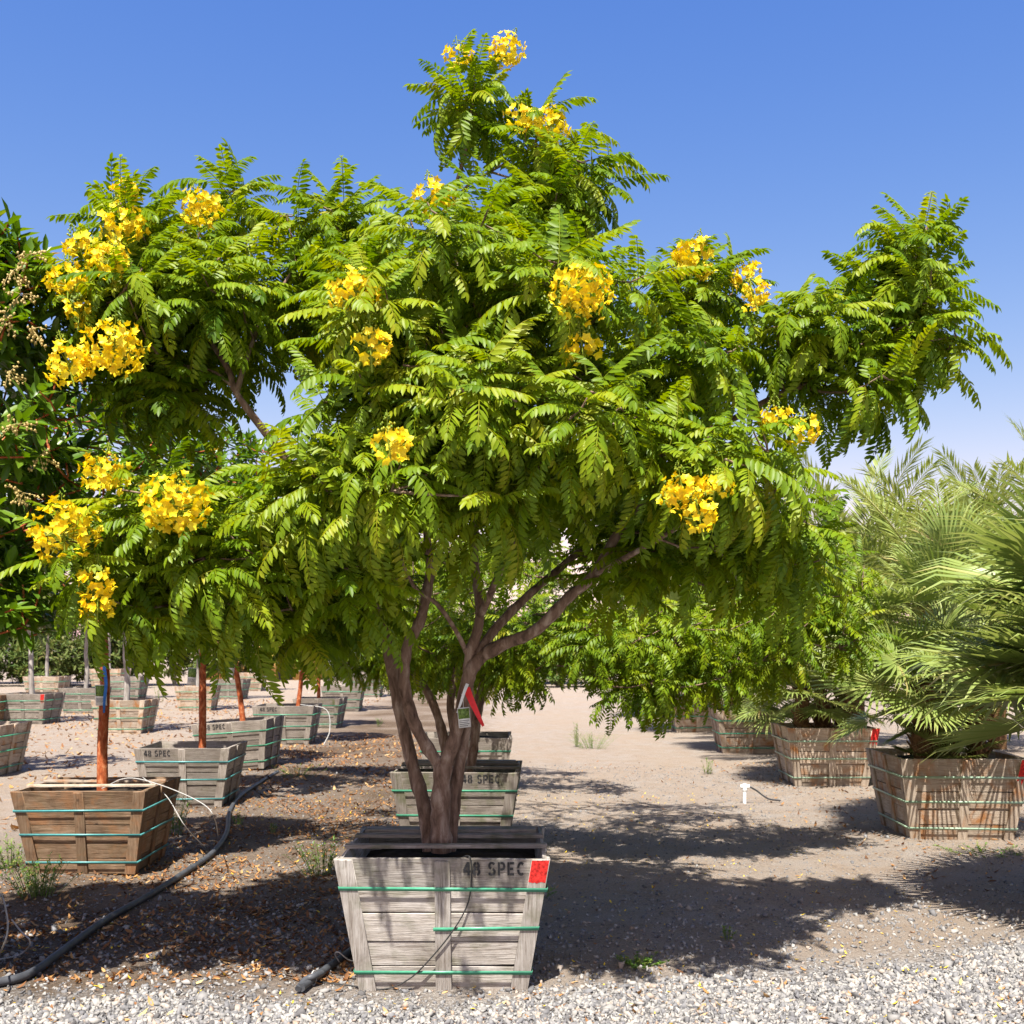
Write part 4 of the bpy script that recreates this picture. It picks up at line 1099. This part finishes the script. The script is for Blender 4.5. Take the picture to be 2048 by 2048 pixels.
feather_palm('feather palm behind the yucca, deepest of the feather palms', (9.6, 22.5, 0), 2.6, 36, 1.2)

# paddle-leaved plant (giant bird-of-paradise kind)
def paddle(seed):
    g = np.random.default_rng(seed); mb = MB(); N = 9
    mb.tube([(0, 0, 0), (0.05, 0, 0.9), (0.15, 0, 1.7)], [0.035, 0.028, 0.016], 5, 0.4, 0)
    v = []
    for i in range(N):
        q = i / (N - 1); w = 0.26 * math.sin(math.pi * min(1, q * 0.92 + 0.06)) ** 0.7
        c = np.array([0.15 + 0.30 * q * q, 0, 1.65 + 1.25 * q - 0.1 * q * q])
        v += [c + (0.03, w, 0.05), c, c + (0.03, -w, 0.05)]
    f = []
    for i in range(N - 1):
        b = i * 3; f += [(b, b + 1, b + 4, b + 3), (b + 1, b + 2, b + 5, b + 4)]
    mb.add(v, f, 0.45)
    return mb.mesh('paddle_leaf', M['feather'])
PAD = [paddle(1), paddle(2)]
root = empty('paddle_leaved_plant', (8.05, 21.5, 0)); tag(root, 'plant with upright broad paddle leaves towering among the feather palms', 'plant')
mb = MB(); mb.tube([(0, 0, -0.05), (0.03, 0, 1.2), (0, 0, 2.4)], [0.14, 0.12, 0.1], 10); link('stem', mb.mesh('stem', M['bark_palm'], True), root)
for i in range(11):
    o = link('leaf', PAD[i % 2], root)
    o.matrix_local = Matrix.Translation((0, 0, 2.2)) @ Matrix.Rotation(i * 2.4, 4, 'Z') @ Matrix.Rotation(R(4 + i * 4.2), 4, 'Y') @ Matrix.Scale(0.95, 4)
# spiky yucca
root = empty('yucca', (9.0, 19.6, 0)); tag(root, 'spiky round-headed yucca on a bare stem above the palms', 'plant')
mb = MB(); mb.tube([(0, 0, -0.05), (0.04, 0, 2.2), (0, 0, 4.5)], [0.12, 0.09, 0.08], 10); link('trunk', mb.mesh('trunk', M['bark_palm'], True), root)
lv, lf = leaflet(0.75, 0.035, 0.4, 0.05, False)
mb = MB(); mb.add(lv, lf, 0.35); ym = mb.mesh('spike_leaf', M['palm'])
for i in range(110):
    o = link('leaf', ym, root)
    o.matrix_local = Matrix.Translation((0, 0, 4.45)) @ Matrix.Rotation(i * 2.39996, 4, 'Z') @ Matrix.Rotation(-R(88 - 120 * i / 109), 4, 'Y')

# ------------------------------------------------------------------ hedge of trees and sheds at the back
def hedge_meshes(seed, h, w, n, sc):
    lob = [((0, 0, h * 0.55), (w, w * .8, h * 0.42), n), ((w * .3, 0, h * 0.3), (w * .8, w * .6, h * .25), n // 3), ((-w * .4, 0, h * .25), (w * .6, w * .6, h * .22), n // 3)]
    a, b, pos, rot, vi, scl, tint = broad_meshes(lob, M['bark_grey'], M['leaf_far'], [(0, 0, -0.1), (0.1, 0, h * .3), (-0.05, 0, h * .55)], 0.13, 0.06, (9, 12), sc, tint0=0.45)
    mbf = MB(); batch(mbf, OVAL, vi, rot, pos, scl, tint)
    return a, b, mbf.mesh('foliage', M['leaf_far'])
HM = [hedge_meshes(1, 6.5, 2.3, 190, 3.0), hedge_meshes(2, 5.2, 2.2, 170, 2.8), hedge_meshes(3, 7.6, 2.6, 210, 3.2)]
hx = -44.0; i = 0
HL = 'bushy tree of the dense hedge that closes the yard'
while hx < 62:
    far = hx > -15.5 and hx < -6
    o = empty('hedge_tree', (hx, (96 if far else 64) + random.uniform(-2.5, 2.5), 0), random.uniform(0, 6))
    sc = random.uniform(0.85, 1.2); o.scale = (sc, sc, sc * random.uniform(0.9, 1.1))
    side = 'behind the crate rows' if hx < -6 else ('closing the end of the path' if hx < 12 else 'beyond the palms')
    tag(o, '%s bushy tree of the dense hedge %s' % (('tall', 'low', 'very tall')[i % 3], side), 'tree', 'trees of the hedge at the back')
    for nm, me in zip(('trunk', 'branches', 'foliage'), HM[i % 3]):
        p = link(nm, me, o)
        if nm == 'foliage': tag(p, kind='stuff')
    hx += random.uniform(2.0, 3.3) * (1.0 if hx < 0 else 1.6); i += 1

SM = hedge_meshes(4, 2.6, 1.7, 120, 2.2)
hx = -46.0
while hx < 60:
    if not (-21 < hx < -6.5) and hx < 6:
        o = empty('hedge_shrub', (hx, 60.5 + random.uniform(-1.2, 1.2), 0), random.uniform(0, 6)); sc = random.uniform(0.8, 1.35); o.scale = (sc, sc, sc)
        side = 'behind the crate rows' if hx < -6 else ('closing the end of the path' if hx < 12 else 'beyond the palms')
        tag(o, 'rounded shrub at the foot of the hedge %s' % side, 'shrub', 'shrubs at the foot of the hedge')
        for nm, me in zip(('trunk', 'branches', 'foliage'), SM):
            p = link(nm, me, o)
            if nm == 'foliage': tag(p, kind='stuff')
    hx += random.uniform(1.5, 2.4)

def shed(label, x0, x1, Y, h, depth, wall, name, cat):
    root = empty(name, ((x0 + x1) / 2, Y, 0)); tag(root, label, cat)
    w = (x1 - x0) / 2
    mb = MB(); mb.box(-w, w, 0, depth, -0.05, h); link('wall', mb.mesh('wall', wall), root)
    nrib = int(w * 2 / 0.4)
    mb = MB(); mb.box(-0.03, 0.03, -0.04, -0.001, 0, h - 0.05); rib = mb.mesh('wall_rib', wall)
    for k in range(nrib + 1):
        o = link('wall_rib', rib, root); o.location = (-w + 0.05 + k * (2 * w - 0.1) / nrib, 0, 0)
    mb = MB(); mb.box(-w - 0.15, w + 0.15, -0.2, depth + 0.15, h + 0.002, h + 0.14); link('roof', mb.mesh('roof', M['roof']), root)
    mb = MB(); mb.box(w * 0.3, w * 0.3 + 1.0, -0.06, -0.043, 0.02, 2.1); d = link('door', mb.mesh('door', M['dark']), root)
    mb = MB(); mb.box(w * 0.3 + 0.85, w * 0.3 + 0.9, -0.1, -0.061, 1.0, 1.1); link('handle', mb.mesh('handle', M['galv']), d)
shed('ochre-yellow metal shed at the end of the red-trunk row', -20.2, -12.6, 74, 3.2, 5, M['yellow_wall'], 'storage_shed', 'shed')
shed('white container standing right of the ochre shed', -11.9, -7.2, 72, 2.9, 2.6, M['white_wall'], 'storage_container', 'container')

# ------------------------------------------------------------------ tags and ribbons
def ribbon(name, pts, w, mat, label, cat='ribbon', nrm=(0, -1, 0)):
    pts = smooth_path(pts, 4); n = len(pts)
    tan = np.gradient(pts, axis=0); tan /= np.linalg.norm(tan, axis=1)[:, None]
    sd_ = np.cross(tan, np.array(nrm)); sd_ /= np.linalg.norm(sd_, axis=1)[:, None]
    tw = np.linspace(0, 1.2, n)
    sd_ = sd_ * np.cos(tw)[:, None] + np.array(nrm) * np.sin(tw)[:, None] * 0.5
    th = np.array(nrm) * 0.0008
    v = np.concatenate([pts + sd_ * w / 2, pts - sd_ * w / 2, pts + sd_ * w / 2 - th, pts - sd_ * w / 2 - th])
    f = []
    for i in range(n - 1):
        f += [(i, i + 1, n + i + 1, n + i), (2 * n + i, 3 * n + i, 3 * n + i + 1, 2 * n + i + 1)]
    c = pts[0].copy()
    mb = MB(); mb.add(v - c, f)
    o = link(name, mb.mesh(name, mat)); o.location = c
    return tag(o, label, cat, 'ribbons and tape tied to trunks')
def plant_label(c, w, h, rz, roll, label, photo=True):
    o = empty('plant_label', c); tag(o, label, 'tag', 'labels hanging on trunks'); o.rotation_euler = (R(8), roll, rz)
    mb = MB(); mb.box(-w / 2, w / 2, 0, 0.0012, -h, 0); link('card', mb.mesh('card', M['label_white']), o)
    if photo:
        mb = MB(); mb.box(-w / 2 + 0.003, w / 2 - 0.003, -0.0012, -0.0002, -h * 0.55, -0.006); link('picture', mb.mesh('picture', M['label_photo']), o)
        mb = MB()
        for k in range(4): mb.box(-w / 2 + 0.006, w / 2 - 0.008 - 0.01 * (k % 2), -0.001, -0.0002, -h * 0.66 - k * 0.011, -h * 0.66 - k * 0.011 + 0.003)
        link('print', mb.mesh('print', M['ink']), o)
    mb = MB(); mb.tube([(0, 0.0, -0.004), (0.004, 0.006, 0.04), (0, 0.03, 0.08)], 0.0015, 4); link('string', mb.mesh('string', M['label_white']), o)
    return o
yt = YT - 0.075
ribbon('ribbon', [P(880, 1298, yt), P(888, 1318, yt - 0.02), P(900, 1345, yt - 0.03), P(912, 1370, yt - 0.02)], 0.042, M['ribbon_red'], 'bright red ribbon tied to the right stem of the large flowering tree')
plant_label(tuple(P(874, 1335, yt - 0.02)), 0.075, 0.125, 0.15, R(-6), 'hang tag with picture and barcode on the large flowering tree')
ribbon('tape_roll_end', [P(882, 1290, yt + 0.01), P(876, 1305, yt - 0.015), P(868, 1330, yt - 0.02), P(862, 1345, yt - 0.015)], 0.02, M['label_white'], 'white tie tape knotted above the hang tag of the large flowering tree', 'tape')
c1 = CR['L1'].location; yl = c1.y - 0.065
ribbon('ribbon', [P(196, 1255, yl), P(200, 1290, yl - 0.02), P(197, 1320, yl - 0.02), P(196, 1345, yl - 0.01)], 0.03, M['ribbon_blue'], 'blue ribbon tied to the foremost red trunk')
plant_label(tuple(P(190, 1292, yl - 0.01)), 0.10, 0.19, 0.1, 0.0, 'large picture tag on the foremost red trunk beside the blue ribbon')
for key, vx, vy, lab in [('L2', 363, 1260, 'small white tag on the straight orange-red trunk'), ('L3', 437, 1247, 'white tag on the leaning red trunk over the tilted crate'), ('L4', 567, 1248, 'white tag on the red trunk over the lettered crate behind the tilted one')]:
    yy = CR[key].location.y - 0.075
    plant_label(tuple(P(vx, vy, yy)), 0.11, 0.22, 0.0, 0.1, lab, True)
def band(key, vx, vy, r, lab):
    c = CR[key].location
    p = P(vx, vy, c.y); mb = MB(); mb.tube([(0, 0, -0.03), (0, 0, 0.03)], r, 14); o = link('tape', mb.mesh('tape', M['tape_green'])); o.location = p
    tag(o, lab, 'tape', 'ribbons and tape tied to trunks')
# ------------------------------------------------------------------ hoses and drip lines
def line(name, pts, r, mat, label, cat='hose', sides=8, n=6, group=None):
    p = smooth_path(pts, n); c = p[0].copy()
    mb = MB(); mb.tube(p - c, r, sides)
    o = link(name, mb.mesh(name, mat, True)); o.location = c
    return tag(o, label, cat, group)
hp = [(-90, 1868), (0, 1853), (60, 1835), (130, 1785), (200, 1735), (280, 1690), (350, 1645), (402, 1608), (428, 1570), (433, 1532), (452, 1503), (492, 1475), (524, 1456)]
line('irrigation_hose', [G(x, y, 0.026) for x, y in hp], 0.026, M['hose'], 'long black irrigation hose snaking past the red-trunk crates', sides=10)
stub = empty('hose_end', G(562, 1866, 0.03)); tag(stub, 'folded and tied hose end beside the silvery red-cornered crate', 'hose')
c0 = np.array(stub.location)
mb = MB(); mb.tube(smooth_path([G(568, 1864, 0.035) - c0, G(610, 1832, 0.028) - c0, G(650, 1803, 0.026) - c0, G(690, 1770, 0.026) - c0, G(720, 1740, 0.026) - c0], 5), 0.024, 10); link('tube', mb.mesh('tube', M['hose'], True), stub)
mb = MB(); mb.tube(smooth_path([G(562, 1866, 0.03) - c0, G(577, 1848, 0.055) - c0, G(592, 1842, 0.065) - c0, G(607, 1836, 0.06) - c0], 5), 0.019, 8); link('folded_tip', mb.mesh('folded_tip', M['hose'], True), stub)
mb = MB(); a = np.linspace(0, 6.4, 14); q = G(592, 1845, 0.045) - c0
mb.tube([q + np.array([0.012 * math.sin(t), 0.02 * math.sin(t), 0.042 * math.cos(t)]) for t in a], 0.004, 5); link('tie', mb.mesh('tie', M['tube_white'], True), stub)
GD = 'thin drip lines'
xA = CR['A'].location
def fa(u, t, out):   # a point before the front face of the front crate
    v = CR['A'].location + Matrix.Diagonal((0.985,) * 3) @ (face_mx(0) @ Vector((u, -out, t)))
    return np.array(v)
line('drip_line', [np.array(xA) + np.array([0.05, -0.25, 0.70]), np.array(xA) + np.array([0.10, -0.50, 0.765]), fa(0.155, SL + 0.015, 0.0), fa(0.17, SL - 0.06, 0.012), fa(0.15, 0.55, 0.02), fa(0.06, 0.38, 0.035), fa(-0.08, 0.2, 0.035), fa(-0.2, 0.08, 0.03), np.array(xA) + np.array([-0.34, -0.49, 0.012]), np.array(xA) + np.array([-0.55, -0.42, 0.012]), np.array(xA) + np.array([-0.85, -0.3, 0.012])], 0.0045, M['tube_black'], 'thin black drip line looping down the front of the silvery crate', 'drip line', 6, 6, GD)
xl = np.array(CR['L1'].location)
line('drip_line', [xl + [0.05, -0.1, 0.70], xl + [0.3, -0.15, 0.80], xl + [0.62, -0.2, 0.74], P(380, 1515, 9.9), P(405, 1545, 9.8), G(412, 1585, 0.01)], 0.0048, M['tube_white'], 'thin white drip line arching from the brown teal-strapped crate to the hose', 'drip line', 6, 6, GD)
line('drip_line', [xl + [0.35, 0.1, 0.78], xl + [0.60, 0.0, 0.62], P(350, 1560, 10.0), G(388, 1600, 0.008)], 0.004, M['tube_white'], 'slack grey drip line drooping behind the arching one at the brown crate', 'drip line', 6, 6, GD)
line('drip_line', [G(-20, 1790, 0.3), P(0, 1690, 7.0), P(14, 1735, 6.9), P(10, 1775, 6.8), G(-10, 1815, 0.01)], 0.006, M['tube_white'], 'white drip line curling up near the evergreen with cream sprays', 'drip line', 6, 6, GD)
line('drip_line', [P(22, 1735, 7.2), P(40, 1758, 7.15), P(57, 1777, 7.0), G(40, 1800, 0.015), G(-10, 1812, 0.01)], 0.0055, M['tube_white'], 'bent white drip line lying at the start of the black hose', 'drip line', 6, 6, GD)
x4 = np.array(CR['L4'].location)
line('drip_line', [x4 + [0.3, -0.2, 0.82], x4 + [0.85, -0.3, 0.72], x4 + [0.95, -0.45, 0.3], x4 + [0.86, -0.7, 0.012]], 0.009, M['tube_white'], 'white drip line hanging beside the sunlit-sided lettered crate', 'drip line', 6, 6, GD)
line('drip_line', [G(640, 1815, 0.03), G(632, 1800, 0.09), G(640, 1797, 0.11), G(660, 1812, 0.05), G(690, 1815, 0.01)], 0.004, M['tube_white'], 'loop of thin grey tube rising from the folded hose end', 'drip line', 6, 6, GD)
# standpipe by the palm row
sp = G(1405, 1516); root = empty('standpipe', sp); tag(root, 'white plastic irrigation standpipe beside the bleached palm crate', 'pipe')
mb = MB(); mb.tube([(0, 0, -0.05), (0, 0, 0.20)], 0.022, 12); link('pipe', mb.mesh('pipe', M['pvc'], True), root)
mb = MB(); mb.tube([(0, 0, 0.17), (0, 0, 0.25)], 0.031, 12); mb.tube([(-0.055, 0, 0.215), (0.06, 0, 0.215)], 0.027, 12); link('tee', mb.mesh('tee', M['pvc'], True), root)
mb = MB(); mb.tube(smooth_path([(0.06, 0, 0.215), (0.16, 0.05, 0.16), (0.32, 0.1, 0.05), (0.5, 0.2, 0.012)], 5), 0.011, 8); link('feed_tube', mb.mesh('feed_tube', M['hose'], True), root)

# ------------------------------------------------------------------ weeds
def weed_mesh(seed, h, spread, stems, grass=False):
    g = np.random.default_rng(seed); mb = MB()
    for i in range(stems):
        a = g.uniform(0, 6.28); r = spread * g.random() ** .7; b = np.array([math.cos(a) * r * .5, math.sin(a) * r * .5, -0.01])
        hh = h * g.uniform(.45, 1.05); top = b + np.array([math.cos(a) * r * .7, math.sin(a) * r * .7, hh])
        mid = (b + top) / 2 + np.array([0, 0, 0.1 * hh])
        t = g.uniform(0.2, 0.8)
        mb.tube([b, mid, top], [0.003, 0.0022, 0.001], 3, t, 0, cap=False)
        for k in range(5 if grass else 16):
            q = g.uniform(.12, 1); p = b + (top - b) * q + np.array([0, 0, 0.4 * hh * q * (1 - q)])
            az = g.uniform(0, 6.28); el = g.uniform(.2, 1.1)
            lv, lf = leaflet((0.11 if grass else 0.055) * g.uniform(.6, 1.2) * max(0.5, min(1.3, h / 0.3)), 0.007 if grass else 0.013, .3, .3, False)
            M3 = rotm('Z', az) @ rotm('Y', -el)
            mb.add(lv @ M3.T + p, lf, np.clip(t + g.normal() * .1, 0, 1))
    return mb.mesh('weed', M['weed'])
WD = [(72, 1690, .30, .3, 44, 0, 'feathery green weed growing before the brown teal-strapped crate'), (328, 1575, .42, .16, 20, 0, 'tall slender weed at the right side of the brown teal-strapped crate'),
      (300, 1600, .2, .12, 10, 0, 'low weed in the shade at the foot of the tall slender one'), (450, 1556, .14, .1, 8, 0, 'small weed just right of the bend in the black hose'), (513, 1572, .12, .06, 6, 0, 'tiny upright weed between the black hose and the silvery crate'),
      (610, 1650, .3, .3, 26, 0, 'straggly weed left of the silvery red-cornered crate'), (1118, 1412, .34, .5, 46, 1, 'wide tuft of pale dry grass on the path behind the mossy crate'), (1088, 1408, .5, .12, 10, 0, 'thin upright weed at the edge of the pale grass tuft'),
      (1372, 1772, .11, .05, 6, 0, 'tiny pale weed on the sunny path'), (1205, 1820, .06, .16, 24, 0, 'flat moss-green weed mat right of the silvery crate'), (1850, 1610, .07, .4, 30, 0, 'low green weeds before the orange-stained crate'),
      (300, 1325, .8, .3, 14, 0, 'tall weed among the far pale crates'), (715, 1370, .25, .1, 8, 0, 'small weed on the ground right of the red-trunk row'), (20, 1640, .35, .2, 16, 0, 'weeds at the left edge of the brown teal-strapped crate'),
      (560, 1465, .2, .4, 22, 0, 'low green weeds at the far end of the black hose'), (1335, 1460, .25, .15, 10, 0, 'weed at the corner of the orange-brown palm crate'), (1010, 1690, .07, .2, 12, 0, 'low weeds in the shade against the right side of the silvery crate')]
for i, (vx, vy, h, sp_, st, gr, lab) in enumerate(WD):
    o = link('weed', weed_mesh(800 + i, h, sp_, st, bool(gr))); o.location = G(vx, vy); tag(o, lab, 'weed', 'weeds on the yard floor')

# ------------------------------------------------------------------ leaf litter
def litter(n, xs, ys, size, tr, power=1.0):
    x = rng.uniform(*xs, n); y = ys[0] + rng.random(n) ** power * (ys[1] - ys[0])
    return x, y
proto = [leaflet(1.0, 0.42, 0.5, d, True) for d in (-0.25, 0.2, -0.5)]
proto = [(v, f, np.zeros(len(v))) for v, f in proto]
mb = MB()
for (n, xs, ys, s0, tlo, thi, pw) in [(11000, (-4.6, -0.95), (6.7, 15), 0.05, 0.03, 0.78, 1.5), (4200, (-5, -1), (15, 26), 0.075, 0.1, 0.85, 1.0), (6500, (-15, -5), (12, 45), 0.10, 0.25, 0.85, 1.0),
                                     (700, (0.2, 6.5), (6.2, 20), 0.045, 0.2, 0.9, 1.3), (260, (-3.2, 3.4), (5.6, 6.7), 0.05, 0.3, 0.95, 1.0), (700, (3.3, 6.6), (9, 20), 0.06, 0.1, 0.8, 1.0)]:
    x = rng.uniform(*xs, n); y = ys[0] + rng.random(n) ** pw * (ys[1] - ys[0])
    if xs[0] < -3.5 and n > 2000:
        kk = rng.random(n) < 0.35 + 0.65 * (np.sin(1.3 * x + 2.1 * y) * np.sin(0.8 * y - x) > -0.1); x, y = x[kk], y[kk]
    n = len(x)
    z = gheight(x, y) + 0.008
    az = rng.uniform(0, 6.28, n); d = np.stack([np.cos(az), np.sin(az), rng.normal(0, .18, n)], 1)
    up = np.stack([rng.normal(0, .3, n), rng.normal(0, .3, n), np.ones(n)], 1)
    batch(mb, proto, rng.integers(0, 3, n), frames(d, up), np.stack([x, y, z], 1), s0 * rng.uniform(.5, 1.35, n), rng.uniform(tlo, thi, n))
tag(link('leaf_litter', mb.mesh('leaf_litter', M['litter'])), 'dry brown and orange fallen leaves strewn over the yard floor', 'leaf litter', kind='stuff')
mb = MB(); n = 900
x = rng.uniform(-3.5, 3.2, n); y = 5.8 + rng.random(n) ** 1.3 * 10
az = rng.uniform(0, 6.28, n); d = np.stack([np.cos(az), np.sin(az), rng.normal(0, .2, n)], 1)
batch(mb, proto, rng.integers(0, 3, n), frames(d, np.tile([0, 0, 1.0], (n, 1))), np.stack([x, y, gheight(x, y) + 0.012], 1), 0.026 * rng.uniform(.6, 1.5, n), np.full(n, 0.99))
tag(link('fallen_petals', mb.mesh('fallen_petals', M['litter'])), 'small yellow petals fallen on the ground round the flowering trees', 'petals', kind='stuff')
